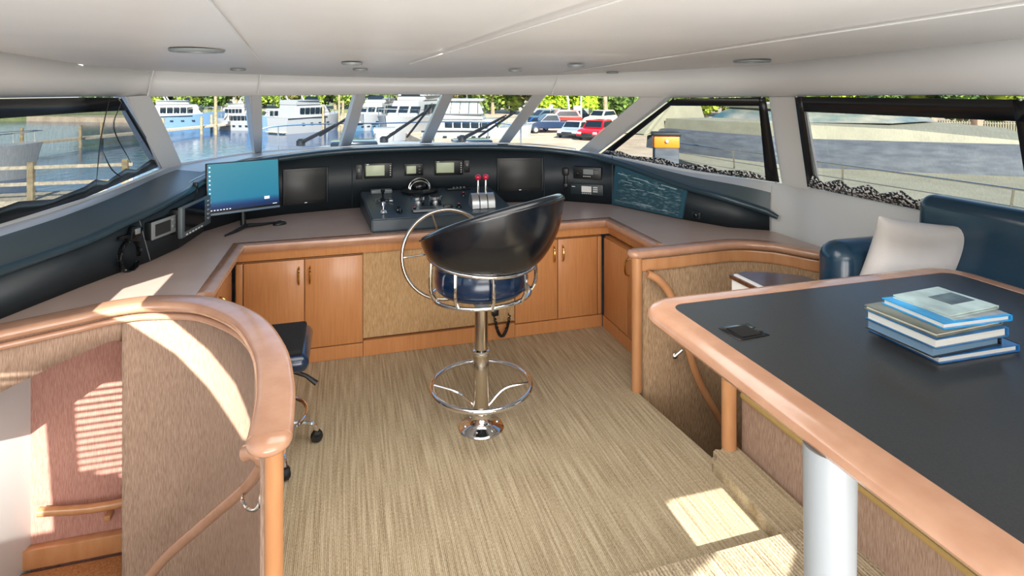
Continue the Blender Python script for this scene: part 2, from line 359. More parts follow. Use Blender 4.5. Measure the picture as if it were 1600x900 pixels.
m = MB(); m.grid([[S['rx'], S['ra']], [T['rx'], T['ra']]]); st(m.build('wall_sun_block', 'white', thick=.04)); pane(10, 'lb', 'lc'); pane(11, 'la', 'lb')  # solid panel added in place of glass to block the sun
# bright sill ledge of the windscreen
# aft bulkhead with an unseen opening shaped to put sun on the carpet
op = [(1.05, .95), (1.05, 1.70), (1.27, 1.75), (1.27, 1.90), (1.42, 1.955), (1.61, 1.965), (1.62, 1.72), (1.42, 1.63), (1.40, .95)]
bm = MB(); YW = -.9
o_ = [bm.b.verts.new((x, YW, z)) for x, z in ((-1.9, -1.6), (3.1, -1.6), (3.1, 2.2), (-1.9, 2.2))]
h_ = [bm.b.verts.new((x, YW, z)) for x, z in op]
es = [bm.b.edges.new((l[i], l[(i+1) % len(l)])) for l in (o_, h_) for i in range(len(l))]
bmesh.ops.triangle_fill(bm.b, use_beauty=True, edges=es)
st(bm.build('wall_back', 'white', smooth=False, thick=.02))
st(MB().poly([(x, YW, z) for x, z in op]).build('window_12', 'glass', smooth=False))  # pane in the opening shaped for the carpet sun patch
st(MB().box((.6, 1.9, -1.62), (5.2, 6, .04)).build('floor_lower', 'carpet', smooth=False))
#=================================================================== RAISED STEPS
pl = [(-.2, -.9), (-.2, 1.79), (.8, FE), (1.86, FE), (1.86, -.9)]
b = MB(); b.prism([(-.18, -.88), (-.18, FE), (1.87, FE), (2.93, FE-.02), (2.93, -.88)], 0.0, .075)
bmesh.ops.bevel(b.b, geom=[e for e in b.b.edges if e.verts[0].co.z > .05 and e.verts[1].co.z > .05], offset=.02, segments=4, affect='EDGES')
tag(b.build('carpeted_step', 'carpet_step'), 'wide beige carpeted step running across the room nearest the viewer', 'step')
# low carpeted curb along the dinette
b = MB(); cpts = smoothpath([P(1200, 836, .0)+Vector((-.01, -.14, 0)), P(1160, 790, 0), P(1125, 752, 0), P(1112, 733, 0), P(1122, 718, 0), P(1150, 712, 0)], 4)
poly = [(p.x, p.y) for p in cpts]+[(1.89, 2.45), (1.89, FE-.03), (cpts[0].x, FE-.03)]
poly = [q for q in poly if q[1] > FE-.04]
b.prism(poly, 0, .06)
bmesh.ops.bevel(b.b, geom=[e for e in b.b.edges if e.verts[0].co.z > .04 and e.verts[1].co.z > .04], offset=.022, segments=4, affect='EDGES')
tag(b.build('carpeted_curb', 'carpet'), 'low carpeted curb with rounded nose beside the dinette platform', 'step')
# dinette platform
pf = thing('dinette_platform', 'raised dinette platform with tan woven riser and gold carpet edge', 'platform', (2.4, 1.0, 0))
def wp(mb, name, mat, par, **k):           # world-space part under an Empty
    o = mb.build(name, mat, par, **k); o.matrix_parent_inverse = (Matrix.Translation(par.location) @ par.rotation_euler.to_matrix().to_4x4()).inverted(); return o
wp(MB().box((1.905, .8, .17), (.03, 3.26, .30)), 'riser_panel', 'fabric_shade', pf, smooth=False)
wp(MB().box((2.43, .79, .30), (1.0, 3.22, .04)), 'deck', 'carpet_step', pf, smooth=False)
wp(MB().box((1.895, .8, .322), (.045, 3.26, .03), bev=.012), 'carpet_edge', pm('gold carpet binding', (176, 146, 88), .9, bump=.5, nscale=300, bumpd=.003), pf)
wp(MB().box((2.4, 2.425, -.35), (1.0, .03, 1.28)), 'end_panel', 'fabric_shade', pf, smooth=False)
#=================================================================== COUNTER
CT = .83
dashb = [(60, 470), (125, 448.5), (180, 428), (232, 409), (278, 388), (317, 362), (372, 345), (445, 335), (550, 325), (700, 318.5), (800, 316), (882, 314), (957, 319.5), (1067, 342.6), (1137, 355), (1202, 360)]
DB = [P(a, b_, CT) for a, b_ in dashb]
DB[0] = Vector((-1.50, 2.95, CT))
capL = smoothpath([Vector((-1.72, 2.72, CT)), P(62, 506, CT), P(124, 493, CT), P(180, 481, CT), P(240, 474, CT), P(320, 477, CT), P(385, 503, CT), P(420, 550, CT), P(430, 605, CT), P(427, 650, CT), P(421, 688, CT)], 5)
capR = smoothpath([P(992, 396, CT), P(1045, 391, CT), P(1100, 385, CT), P(1150, 381, CT), P(1210, 385, CT), P(1285, 398, CT), Vector((2.93, 2.86, CT))], 5)
ct = thing('helm_counter', 'long rose grey laminate worktop wrapping round under the black dash', 'counter', (.6, 4.2, CT))
XL, XR, YF = -.665, 1.935, 4.045
outer = [Vector((-1.68, 2.78, 0)), Vector((-1.70, 3.1, 0)), Vector((-1.42, 3.86, 0)), Vector((-1.2, 4.7, 0)), Vector((-.7, 5.3, 0)), Vector((0, 5.5, 0)), Vector((.8, 5.52, 0)), Vector((1.5, 5.3, 0)), Vector((2.12, 4.8, 0)), Vector((2.58, 4.08, 0)), Vector((2.89, 3.37, 0)), Vector((2.9, 2.95, 0))]
cl = [p for p in capL if p.x < XL-.02]; cr = [p for p in capR if p.x > XR+.02]
poly = [(p.x, p.y) for p in cl]+[(XL, 3.09), (XL, YF), (XR, YF), (XR, 3.27)]+[(p.x, p.y) for p in cr]+[(p.x, p.y) for p in outer[::-1]]
wp(MB().prism(poly[::-1], CT-.035, CT), 'worktop', 'counter', ct, smooth=False)
nose = [(-.035, -.045), (.03, -.045), (.04, -.03), (.045, -.012), (.04, .002), (.02, .008), (-.03, .008), (-.04, .0)]
nosep = [(XL, 3.14, CT), (XL, YF, CT), (XR, YF, CT), (XR, 3.30, CT)]
wp(MB().sweep(nosep, [(-u, v) for u, v in nose]), 'edge_nosing', 'wood_pink', ct)
apr = [(-.03, -.115), (-.015, -.115), (-.008, -.08), (-.008, -.045), (-.03, -.045)]
wp(MB().sweep(nosep, [(-u, v) for u, v in apr]), 'apron', 'veneer', ct)
# rail caps
capprof = []
for u, v in rrect(.125, .046, .022, 4): capprof.append((u, v-.012))
molding = [(u, v-.05) for u, v in rrect(.085, .03, .012, 3)]
rl = thing('stair_rail_wall', 'curved tan fabric half wall with pink wood cap round left stairwell', 'half wall', (-.6, 2.7, 0))
wp(MB().sweep([p+Vector((0, 0, .012)) for p in capL], capprof), 'cap_rail', 'wood_pink', rl)
wp(MB().sweep(capL[:-1], molding), 'cap_molding', 'wood_pink', rl)
# rounded end of the cap
e = capL[-1]
wp(MB().lathe([(0, -.024), (.045, -.023), (.060, -.010), (.0625, 0), (.060, .010), (.045, .021), (0, .023)], e), 'cap_end', 'wood_pink', rl)
pn = [p for p in capL if p.x > -1.0]
n0 = len([p for p in capL if p.x <= -1.0])
w = MB(); w.grid([[Vector((p.x, p.y, z)) for p in pn] for z in (-1.59, CT-.03)])
wp(w, 'woven_panel', 'fabric_shade', rl, thick=.05, angle=60)
# arched band over the stair opening
pa = [p for p in capL if p.x <= -.99]; pa.append(pn[0])
w = MB(); w.grid([[Vector((p.x, p.y, .69-.32*max(0, (-1.02-p.x))**1.3*1.2)) for p in pa], [Vector((p.x, p.y, CT-.03)) for p in pa]])
wp(w, 'arched_panel', 'fabric_shade', rl, thick=.05, angle=60)
pst = Vector((e.x+.012, e.y+.0, 0))
wp(MB().tube([(pst.x, pst.y, .076), (pst.x, pst.y, CT-.02)], .0265, 18), 'newel_post', 'wood', rl)
# handrail on brackets along the panel
hr = smoothpath([D(230, 905, 2.42), D(262, 868, 2.38), D(320, 817, 2.25), D(372, 772, 2.08), D(392, 752, 1.99), D(408, 728, 1.92), D(408, 712, 1.9), D(396, 705, 1.9), D(384, 708, 1.91)], 5)
lr = [.028]*len(hr)
h = thing('stair_handrail', 'pink wood handrail sloping down the left stairwell panel', 'handrail', hr[20])
wp(MB().tube(hr, [.02 if k < 28 else .026 for k in range(len(hr))], 12), 'rail', 'wood_pink', h)
q = D(392, 752, 1.99)
wp(MB().tube(smoothpath([D(408, 783, 1.90), D(400, 796, 1.9), D(388, 795, 1.93), D(379, 783, 1.97), D(380, 770, 2.03)], 4), .006, 8), 'bracket', 'chrome', h)
wp(MB().sphere(D(409, 782, 1.90), .022, 2, (.5, 1, 1.3)), 'bracket_plate', 'chrome', h)
# stair passage below left
st(MB().poly([(-1.85, 3.5, -1.6), (-.96, 3.5, -1.6), (-.96, 3.5, .78), (-1.85, 3.5, .78)]).build('wall_stairwell', 'fabric_pink', smooth=False, thick=.02))
wp_ = thing('lower_handrail', 'orange wood handrail on the rose wall inside left stairwell opening', 'handrail', (-1.3, 3.7, -.6))
z_ = WY(165, 791, 3.7).z
wp(MB().tube(smoothpath([WY(60, 800, 3.42), WY(125, 796, 3.42), WY(170, 790, 3.42), WY(215, 780, 3.43), WY(235, 775, 3.43)], 4), .022, 12), 'rail', 'wood', wp_)
wp(MB().box(WY(170, 800, 3.46)+Vector((0, .01, -.02)), (.03, .07, .03), bev=.006), 'bracket', 'wood', wp_)
zb = WY(165, 858, 3.42).z
st(MB().box((-1.4, 3.465, zb), (.88, .05, .1), bev=.01).build('baseboard_left', 'wood'))
tag(MB().box((-1.3, 3.26, zb-.12), (.66, .36, .14), bev=.02).build('stair_tread', pm('rust carpet', (168, 108, 62), .95, col2=(196, 140, 90), nscale=90)), 'rust coloured carpeted stair tread at the bottom of left stairwell', 'step')
# ------------------------------------------------ right partition with stairwell
rp = thing('right_half_wall', 'tan woven half wall with wooden cap curving from post to right wall', 'half wall', (2.3, 3.2, 0))
wp(MB().sweep([p+Vector((0, 0, .012)) for p in capR], [(u*.8, v) for u, v in capprof]), 'cap_rail', 'wood_pink', rp)
e2 = capR[0]
wp(MB().lathe([(0, -.024), (.035, -.023), (.048, -.010), (.05, 0), (.048, .010), (.035, .021), (0, .023)], e2), 'cap_end', 'wood_pink', rp)
wp(MB().sweep([p+Vector((0, -.012, 0)) for p in capR], [(u*.35, v*1.6-.07) for u, v in rrect(.085, .045, .01, 3)]), 'cap_molding', 'wood', rp)
w = MB(); w.grid([[Vector((p.x, p.y, z)) for p in capR[1:]] for z in (-1.59, CT-.03)]); wp(w, 'woven_panel', 'fabric', rp, thick=.03, angle=60)
pb = P(996, 617, 0)
wp(MB().tube([(e2.x+.005, e2.y-.015, .0), (e2.x+.005, e2.y-.015, .4), (e2.x+.005, e2.y-.015, CT-.02)], .032, 18), 'corner_post', 'wood', rp)
np_ = P(1137, 716, 0)
p2 = tag(MB().tube([(np_.x, np_.y-.01, 0.06), (np_.x, np_.y-.01, .40)], .036, 20).build('newel_post', 'wood'), 'rounded wooden post rising from the curb beside the table', 'post')
# handrail right stairwell
h = thing('descending_handrail', 'wooden handrail fixed to the woven wall of right stairwell', 'handrail', (1.9, 3.1, .6))
wp(MB().tube(smoothpath([WY(1012, 428, 3.12), WY(1030, 438, 3.10), WY(1048, 462, 3.08), WY(1066, 510, 3.06), WY(1090, 590, 3.05), WY(1126, 655, 3.05), WY(1165, 720, 3.05)], 5), .024, 12), 'rail', 'wood', h)
wp(MB().tube([WY(1055, 556, 3.14), WY(1055, 556, 3.05), WY(1066, 548, 3.05)], .008, 8).sphere(WY(1055, 556, 3.13), .022, 2, (1, .5, 1)), 'bracket', 'chrome', h)
#=================================================================== CABINETS
def handle(par, x, z, y=-.012, h=.12, rz=0):
    b = MB(); pts = smoothpath([(x, y+.012, z+h/2), (x, y-.018, z+h/2-.015), (x, y-.026, z), (x, y-.018, z-h/2+.015), (x, y+.012, z-h/2)], 4)
    return b.tube(pts, [.004+.003*math.sin(PI*k/(len(pts)-1)) for k in range(len(pts))], 8).build('handle', 'brass', par)
def cabinet(label, loc, rz, w, doors, z0=.0, z1=.70, depth=.4, name='cabinet', group=None, kick=.095):
    t = thing(name, label, 'cabinet', loc, rz, group)
    MB().box((w/2, depth/2+.022, (z0+z1)/2+.01), (w, depth, z1-z0-.02)).build('body', 'veneer', t, smooth=False)
    MB().box((w/2, .01, kick/2), (w-.002, .022, kick-.004)).build('plinth', 'veneer', t, smooth=False)
    for (x0, x1, hs) in doors:
        d = MB().box(((x0+x1)/2, .009, (kick+z1)/2), (x1-x0-.006, .022, z1-kick-.008), bev=.003).build('door', 'veneer', t)
        if hs: handle(d, x1-.035 if hs > 0 else x0+.035, z1-.11)
    return t
# front-left double door cabinet; door pixel columns 378-476-567
xa, xb_, xc = WY(380, 400, 4.08).x, WY(476, 395, 4.08).x, WY(567, 387, 4.08).x
t = cabinet('two door cherry cabinet below the desktop monitor', (-.69, 4.075, 0), 0, xc+.69, [(.005, xa+.69, 0), (xa+.69, xb_+.69, 1), (xb_+.69, xc+.69, -1)])
xd, xe, xf_ = WY(804, 380, 4.08).x, WY(871, 375, 4.08).x, WY(933, 360, 4.08).x
t = cabinet('two door cherry cabinet behind the helm stool, right of fabric panel', (xd, 4.075, 0), 0, 1.90-xd, [(0, xe-xd, 1), (xe-xd, xf_-xd, -1), (xf_-xd, 1.898-xd, 0)])
t = thing('helm_front_panel', 'tan woven kick panel in the middle below steering wheel', 'panel', ((xc+xd)/2, 4.09, 0))
wd_ = xd-xc
MB().box((0, .01, .43), (wd_-.004, .03, .62)).build('woven_insert', pm('woven straw panel', (168, 132, 90), .9, col2=(198, 164, 122), scale=(110, 110, 9), nscale=3, bump=.2, bumpd=.003, spec=.15), t, smooth=False)
MB().box((0, 0, .055), (wd_-.004, .04, .106)).build('plinth', 'veneer', t, smooth=False)
# side cabinets
cabinet('single door cherry cabinet along the right side beside the corner post', (1.90, 4.06, 0), -PI/2, .80, [(.02, .40, 0), (.40, .78, -1)])
cabinet('cherry cabinet with curved brass pulls along the left side', (-.695, 3.14, 0), PI/2, .925, [(.02, .44, 1), (.44, .86, -1)], depth=.22)
#=================================================================== DASH
asht = [(60, 415), (125, 381), (170, 356), (209, 332), (255, 308), (299, 285), (360, 262), (440, 249), (550, 238), (700, 233), (800, 233), (870, 239), (963, 254), (1085, 292), (1140, 312), (1190, 333)]
def ztop(i):
    p = DB[i]; d = p.x*FX+p.y*FY
    return EYE-d*(asht[i][1]-HZ)/FL
ZT = [ztop(i) for i in range(len(DB))]
ZT[0] = ZT[1]-.02
DT = [Vector((p.x, p.y, z)) for p, z in zip(DB, ZT)]
ds = thing('dashboard', 'long navy black instrument dash curving under the windscreen', 'dashboard', (.6, 4.9, CT))
b = MB(); b.grid([[p+Vector((0, 0, .001)) for p in DB], [Vector(p) for p in DT]])
wp(b, 'fascia', 'dash', ds, thick=.012, angle=50)
# padded brow
cen2 = Vector((.62, 3.4, 0))
brow = smoothpath([p+((cen2-p)*Vector((1, 1, 0))).normalized()*.02+Vector((0, 0, .012)) for p in DT], 4)
tip = brow[-1]+Vector((.04, -.06, -.03))
brow.append(tip)
wp(MB().tube(brow, [.024]*(len(brow)-1)+[.016], 12), 'padded_brow', 'dash_cap', ds)
# top surface from brow to the window line
SS = smoothpath([S['lb']+Vector((.02, .4, -.01)), S['lc'], S['l1'], S['p2'], S['p3'], S['p4'], S['p5'], S['p6'], S['r0'], S['r1'], S['r1']+Vector((-.02, -.06, -.18))], 6)
BR = smoothpath([p+Vector((0, 0, .022)) for p in DT], 4)
def resample(ps, n, a=0.0, c=1.0):
    L = [0]
    for i in range(1, len(ps)): L.append(L[-1]+(ps[i]-ps[i-1]).length)
    out = []
    for k in range(n):
        s = L[-1]*(a+(c-a)*k/(n-1)); j = max(1, next((i for i in range(1, len(L)) if L[i] >= s-1e-9), len(L)-1))
        out.append(ps[j-1].lerp(ps[j], (s-L[j-1])/max(1e-9, L[j]-L[j-1])))
    return out
# match by azimuth about the cabin centre so the loft does not twist
def az(p): return math.atan2(p.x-.62, p.y-2.4)
def byaz(ps, a):
    for i in range(1, len(ps)):
        a0, a1 = az(ps[i-1]), az(ps[i])
        if (a0-a)*(a1-a) <= 0 and abs(a1-a0) > 1e-9: return ps[i-1].lerp(ps[i], (a-a0)/(a1-a0))
    return ps[0].copy() if abs(az(ps[0])-a) < abs(az(ps[-1])-a) else ps[-1].copy()
rows = [[], [], []]
for p in BR:
    q = byaz(SS, az(p)); q = q.lerp(p, .0); q.z = min(q.z-.012, 1.3)
    if (q-p).length > .9: q = p+(q-p).normalized()*.9
    f = .72 if p.x < -.95 else (.25 if p.x < 1.9 else .6)
    rows[0].append(p); rows[1].append(p.lerp(q, f)+Vector((0, 0, .006))); rows[2].append(q)
b = MB(); b.grid(rows[:2]); wp(b, 'top_pad', 'ledge', ds, angle=60)
b = MB(); b.grid(rows[1:]); wp(b, 'window_ledge', pm('pale grey ledge', (176, 178, 178), .35), ds, angle=60)
# thin silver strip along the ledge edge
fr = [p+Vector((0, 0, .028)) for p in BR if -1.0 < p.x < 2.0]
wp(MB().tube(fr, .006, 8), 'edge_strip', 'silver', ds)
# raised seams of the fascia
def dash_hit(px, py=None):
    u = (px-800)/FL; dx, dy = RX*u+FX, RY*u+FY
    for i in range(len(DB)-1):
        a, c = DB[i], DB[i+1]; ex, ey = c.x-a.x, c.y-a.y; det = -dx*ey+dy*ex
        if abs(det) < 1e-9: continue
        t = (-a.x*ey+a.y*ex)/det; s = (dx*a.y-dy*a.x)/det
        if -1e-6 <= s <= 1+1e-6 and t > 0: return t, i
    return 5.0, 0
def dpt(px, py, out=0.0):
    t, i = dash_hit(px); a, c = DB[i], DB[i+1]; n = Vector((c.y-a.y, a.x-c.x, 0)).normalized()
    if n.dot(Vector((.6, 3, 0))-a) < 0: n = -n
    return D(px, py, t)+n*out, math.atan2(c.y-a.y, c.x-a.x)
def mount(name, label, cat, x0, y0, x1, y1, out=.008, group=None):
    """thing on the dash face spanning a pixel rectangle; local x along the face, y into it, z up"""
    A, r0 = dpt(x0, (y0+y1)/2); B, r1 = dpt(x1, (y0+y1)/2); d = B-A; rz = math.atan2(d.y, d.x)
    c = (A+B)/2; w_ = math.hypot(d.x, d.y); dd = c.x*FX+c.y*FY; h_ = (y1-y0)/FL*dd
    n = Vector((math.sin(rz), -math.cos(rz), 0)); c = c+n*out; 
    return thing(name, label, cat, c, rz, group), w_, h_
for px in (550, 850, 957):
    q, rz = dpt(px, 240, .008); q2, _ = dpt(px, {550: 325, 850: 314, 957: 319}[px], .008)
    wp(MB().tube([q+Vector((0, 0, -.02)), q2+Vector((0, 0, .01))], .004, 6), 'panel_seam', 'dash_panel', ds)
q, _ = dpt(214, 335, .006); q2, _ = dpt(233, 407, .006); wp(MB().tube([q, q2], .0025, 6), 'panel_seam', 'grey_plastic', ds)
def buttons(par, x, zs, y, s=.006, mat='grey_plastic', sx=None):
    for z in zs: MB().box((x, y, z), (sx or s, .004, s), bev=.001).build('button', mat, par)
# large dark displays
def display(label, r, bez=.012, n='dash_display'):
    t, w_, h_ = mount(n, label, 'display', *r)
    MB().box((0, 0, 0), (w_, .03, h_), bev=.005).build('housing', 'black', t)
    MB().box((0, -.016, .004), (w_-.05, .004, h_-.05), bev=.001).build('screen', 'screen_off', t)
    MB().box((0, -.019, -h_/2+.012), (.02, .002, .005)).build('badge', 'silver', t)
    MB().box((w_/2-.008, -.018, 0), (.01, .01, h_*.95), bev=.003).build('side_trim', 'dash_panel', t)
    MB().box((-w_/2+.008, -.018, 0), (.01, .01, h_*.95), bev=.003).build('side_trim', 'dash_panel', t)
display('large dark switched-off display in dash just right of the monitor', (441, 262, 512, 318))
display('large dark switched-off display in dash right of red throttle knobs', (776, 246, 848, 298))
# green-grey LCD instruments
def lcd(label, r, sw, name='navigation_display'):
    t, w_, h_ = mount(name, label, 'display', *r, out=.012)
    MB().box((0, 0, 0), (w_, .03, h_), bev=.006).build('housing', 'black', t)
    MB().box((-w_*(1-sw)/2+.008, -.017, .002), (w_*sw-.015, .004, h_*.68), bev=.001).build('screen', 'lcd', t)
    for k in range(5): MB().box((w_/2-.016, -.017, h_*(.3-.15*k)), (.010, .004, h_*.07), bev=.001).build('button', 'paper', t)
    MB().box((-w_/2+.03, -.016, h_*.42), (.02, .002, .004)).build('badge', 'silver', t)
    return t
lcd('wide pale green LCD instrument, leftmost of the three on the dash', (569, 254, 613, 278), .72)
t, w_, h_ = mount('autopilot_display', 'small square pale green LCD, middle of the three on the dash', 'display', 632, 255, 661, 274, out=.012)
MB().box((0, 0, 0), (w_, .026, h_), bev=.005).build('housing', 'black', t)
MB().box((-w_*.14, -.015, 0), (w_*.5, .004, h_*.62), bev=.001).build('screen', 'lcd', t)
for k in range(3): MB().box((w_*.3, -.015, h_*(.25-.25*k)), (.014, .004, .008), bev=.001).build('button', 'grey_plastic', t)
lcd('wide pale green LCD instrument, rightmost of the three on the dash', (679, 250, 723, 273), .68)
for lab, r in (('narrow black switch plate left of the LCD instruments', (556, 257, 566, 280)), ('narrow black switch plate right of the LCD instruments', (725, 250, 734, 269))):
    t, w_, h_ = mount('switch_plate', lab, 'switch', *r)
    MB().box((0, 0, 0), (w_, .014, h_), bev=.003).build('plate', 'black', t); MB().box((0, -.009, h_*.12), (w_*.4, .01, h_*.25), bev=.003).build('rocker', 'grey_plastic', t)
# radios
t, w_, h_ = mount('marine_radio', 'black two-way radio with small lit window, upper one right of dash', 'radio', 898, 260, 941, 279, out=.02)
MB().box((0, 0, 0), (w_, .05, h_), bev=.006).build('housing', 'black', t)
MB().box((.01, -.027, .012), (w_*.36, .004, h_*.42)).build('screen', 'grey_plastic', t)
MB().lathe([(.014, 0), (.014, .015), (0, .016)], mat=Matrix.Translation((-w_*.33, -.025, -.012)) @ Matrix.Rotation(PI/2, 4, 'X')).build('knob', 'black_gloss', t)
for k in range(6): MB().box((w_*.28+.012*(k % 3), -.027, .015-.014*(k//3)), (.008, .004, .008), bev=.001).build('button', 'grey_plastic', t)
for k in range(4): MB().box((-.03+.018*k, -.027, -.028), (.012, .004, .006), bev=.001).build('button', 'paper', t)
t, w_, h_ = mount('radio_telephone', 'flush radio panel with keypad, lower one right of dash', 'radio', 892, 287, 943, 304, out=.01)
MB().box((0, 0, 0), (w_, .02, h_), bev=.004).build('faceplate', 'dash_panel', t)
MB().box((.0, -.012, .003), (w_*.3, .004, h_*.55)).build('screen', 'paper', t)
for k in range(9): MB().box((w_*.22+.014*(k % 3), -.012, .022-.018*(k//3)), (.010, .004, .012), bev=.001).build('button', 'paper', t)
for k in range(5): MB().box((-.035+.018*k, -.012, -.035), (.012, .004, .006), bev=.001).build('button', 'paper', t)
MB().box((-w_*.4, -.012, .02), (.03, .002, .006)).build('badge', 'paper', t)
# handset
t, w_, h_ = mount('radio_handset', 'black handset on coiled cord hanging left of the two radios', 'handset', 878, 256, 891, 300, out=.03)
MB().box((0, -.005, .06), (.055, .035, .07), bev=.014).box((0, 0, 0), (.028, .028, .12), bev=.01).box((0, -.005, -.06), (.04, .03, .04), bev=.01).build('grip', 'black', t)
cp = []
for k in range(90): a = k*.9; s = k/89; cp.append((.01-.03*math.sin(s*3)+.012*math.cos(a), .0+.012*math.sin(a), -.08-.14*math.sin(s*PI*.6)))
MB().tube(cp, .003, 5).build('coiled_cord', 'rubber', t)
# chart light box
tl, tr_, bl, br_ = (966, 272), (1072, 291), (960, 306), (1070, 337)
def quadthing(name, label, cat, pts, out):
    Ps = [dpt(px, py, out)[0] for px, py in pts]; c = sum(Ps, Vector())/4; t = thing(name, label, cat, c, 0); return t, [p-c for p in Ps]
t, Q = quadthing('chart_display', 'tilted blue glass chart panel with thin pale lines, right of radios', 'display', [(964, 256), (1077, 290), (1068, 341), (957, 318)], .014)
nrm = (Q[1]-Q[0]).cross(Q[3]-Q[0]).normalized()
if nrm.dot(-(t.location)) < 0: nrm = -nrm
def slab(Q, k, a, b_, name, mat, par, dy=0):
    c = sum(Q, Vector())/4; q = [c+(p-c)*k+nrm*a for p in Q]; r = [p+nrm*(b_-a) for p in q]
    m = MB(); V = m.grid([q, r], True); m.b.faces.new(V[0][::-1]); m.b.faces.new(V[1]); return m.build(name, mat, par, smooth=False)
slab(Q, 1, -.01, .006, 'backing_panel', pm('blue slate panel', (44, 84, 100), .4), t)
slab([Q[0]*.88+Q[2]*.06+Vector((0, 0, -.018)), Q[1]*.9+Vector((0, 0, -.005)), Q[2]*.9, Q[3]*.9], 1, .006, .012, 'glass', pm('chart under glass', (50, 82, 94), .15, col2=(120, 150, 158), scale=(14, 14, 60), nscale=1.4, contrast=(.5, .8)), t)
random.seed(3)
g = MB()
for k in range(20):
    a, b_ = random.uniform(.1, .8), random.uniform(.12, .8); l = random.uniform(.02, .18)
    p0 = Q[3].lerp(Q[2], a).lerp(Q[0].lerp(Q[1], a), b_); p1 = Q[3].lerp(Q[2], min(.88, a+l)).lerp(Q[0].lerp(Q[1], min(.88, a+l)), b_+random.uniform(-.02, .02))
    g.tube([p0+nrm*.013, p1+nrm*.013], random.choice((.0008, .0012, .002)), 4)
for a0, a1, b_ in ((.06, .2, .8), (.3, .5, .8), (.68, .88, .82), (.45, .6, .16), (.05, .9, .12)):
    p0 = Q[3].lerp(Q[2], a0).lerp(Q[0].lerp(Q[1], a0), b_); p1 = Q[3].lerp(Q[2], a1).lerp(Q[0].lerp(Q[1], a1), b_); g.tube([p0+nrm*.013, p1+nrm*.013], .003 if a1-a0 < .3 else .001, 4)
g.build('pale_lines', pm('pale stroke', (176, 196, 200), .4), t)  # thin pale strokes laid over the panel
t, w_, h_ = mount('ignition_knob', 'small black knob on the right end of dash', 'knob', 1082, 330, 1096, 342, out=.012)
MB().box((0, 0, 0), (w_, .012, h_*.8), bev=.003).build('plate', 'dash_panel', t); MB().lathe([(.02, 0), (.018, .02), (.008, .024), (.008, .04), (0, .041)], mat=Matrix.Rotation(PI/2, 4, 'X')).build('knob', 'black_gloss', t)
# left dash: microphone, fishfinder, radar
t, w_, h_ = mount('fish_finder', 'small grey-framed instrument on the left dash beside the radar unit', 'display', 224, 340, 262, 370, out=.03)
MB().box((0, .012, 0), (w_, .05, h_*.92), bev=.01).build('housing', 'black', t)
MB().box((.004, -.016, 0), (w_, .012, h_*.92), bev=.006).build('bezel', 'grey_plastic', t)
MB().box((-w_*.06, -.024, 0), (w_*.62, .004, h_*.6)).build('screen', 'screen_off', t)
for k in range(2): MB().lathe([(.012, 0), (.011, .005), (0, .006)], mat=Matrix.Translation((w_*.4, -.022, h_*(.25-.35*k))) @ Matrix.Rotation(PI/2, 4, 'X')).build('button', 'silver', t)
t, w_, h_ = mount('radar_display', 'black radar unit with side buttons mounted on left dash', 'display', 258, 314, 306, 361, out=.06)
MB().box((-.01, .03, 0), (w_*.8, .09, h_*.8), bev=.01).build('rear_housing', 'black', t)
MB().box((0, -.025, 0), (w_, .03, h_), bev=.01).build('bezel', pm('slate plastic', (86, 94, 98), .4), t)
MB().box((-w_*.1, -.042, .012), (w_*.66, .004, h_*.74)).build('screen', 'black_gloss', t)
for k in range(6): MB().box((-w_*.36+w_*.1*k, -.042, -h_*.42), (w_*.05, .004, .008), bev=.001).build('button', 'paper', t)
for k in range(5): MB().box((w_*.4, -.042, h_*(.34-.15*k)), (w_*.09, .005, .014), bev=.002).build('button', 'silver', t)
t, w_, h_ = mount('coiled_microphone', 'black coiled-cord microphone hanging on the far left dash panel', 'microphone', 178, 360, 210, 412, out=.03)
MB().box((.02, -.01, .07), (.062, .04, .085), bev=.012, ry=.3).box((-.035, 0, .065), (.05, .02, .02), bev=.004).build('microphone', 'black_gloss', t)
MB().box((.02, -.03, .085), (.03, .006, .03), bev=.002).build('grille', 'silver', t)
cp = []
for k in range(260):
    s = k/259; A = -PI*.55+s*2*PI*.92; cx, cz = .07*math.cos(A+PI/2)*.8, -.045+.085*math.sin(A+PI/2); a = k*1.1
    cp.append((cx+.011*math.cos(a)*math.cos(A), -.005+.011*math.sin(a), cz+.011*math.cos(a)*math.sin(A)))
MB().tube(cp, .0062, 6).build('coiled_cord', 'black_gloss', t)
t.scale = (1.15, 1.15, 1.0)
t, w_, h_ = mount('cable_clip', 'thin black cable looping down the left dash beside the monitor', 'cable', 290, 288, 306, 312, out=.02)
MB().tube(smoothpath([(.05, 0, .05), (.03, -.01, .06), (.0, -.02, .05), (.01, -.015, .0), (-.03, -.01, -.07)], 5), .005, 6).build('cable', 'rubber', t)
MB().box((.0, -.01, .05), (.03, .03, .03), bev=.006).build('plug', 'black', t)
#=================================================================== HELM CONSOLE
cx0, cx1, cy0, cy1 = .175, 1.215, 4.105, 4.93
zf, zr = .925, .978
cs = thing('helm_console', 'black sloping control console standing on the counter behind the wheel', 'console', ((cx0+cx1)/2, cy0, CT))
ox, oy = (cx0+cx1)/2, cy0
b = MB(); hw = (cx1-cx0)/2
lo_ = [(-hw, 0, 0), (hw, 0, 0), (hw, cy1-cy0, 0), (-hw-.06, cy1-cy0, 0)]; hi_ = [(-hw, 0, zf-CT), (hw, 0, zf-CT), (hw, cy1-cy0, zr-CT), (-hw-.06, cy1-cy0, zr-CT)]
V = b.grid([lo_, hi_], True); b.b.faces.new(V[0][::-1]); b.b.faces.new(V[1]); bmesh.ops.bevel(b.b, geom=b.b.edges[:], offset=.008, segments=3, affect='EDGES')
b.build('casing', pm('console vinyl', (46, 60, 70), .3, bump=.1, nscale=400, bumpd=.001), cs)
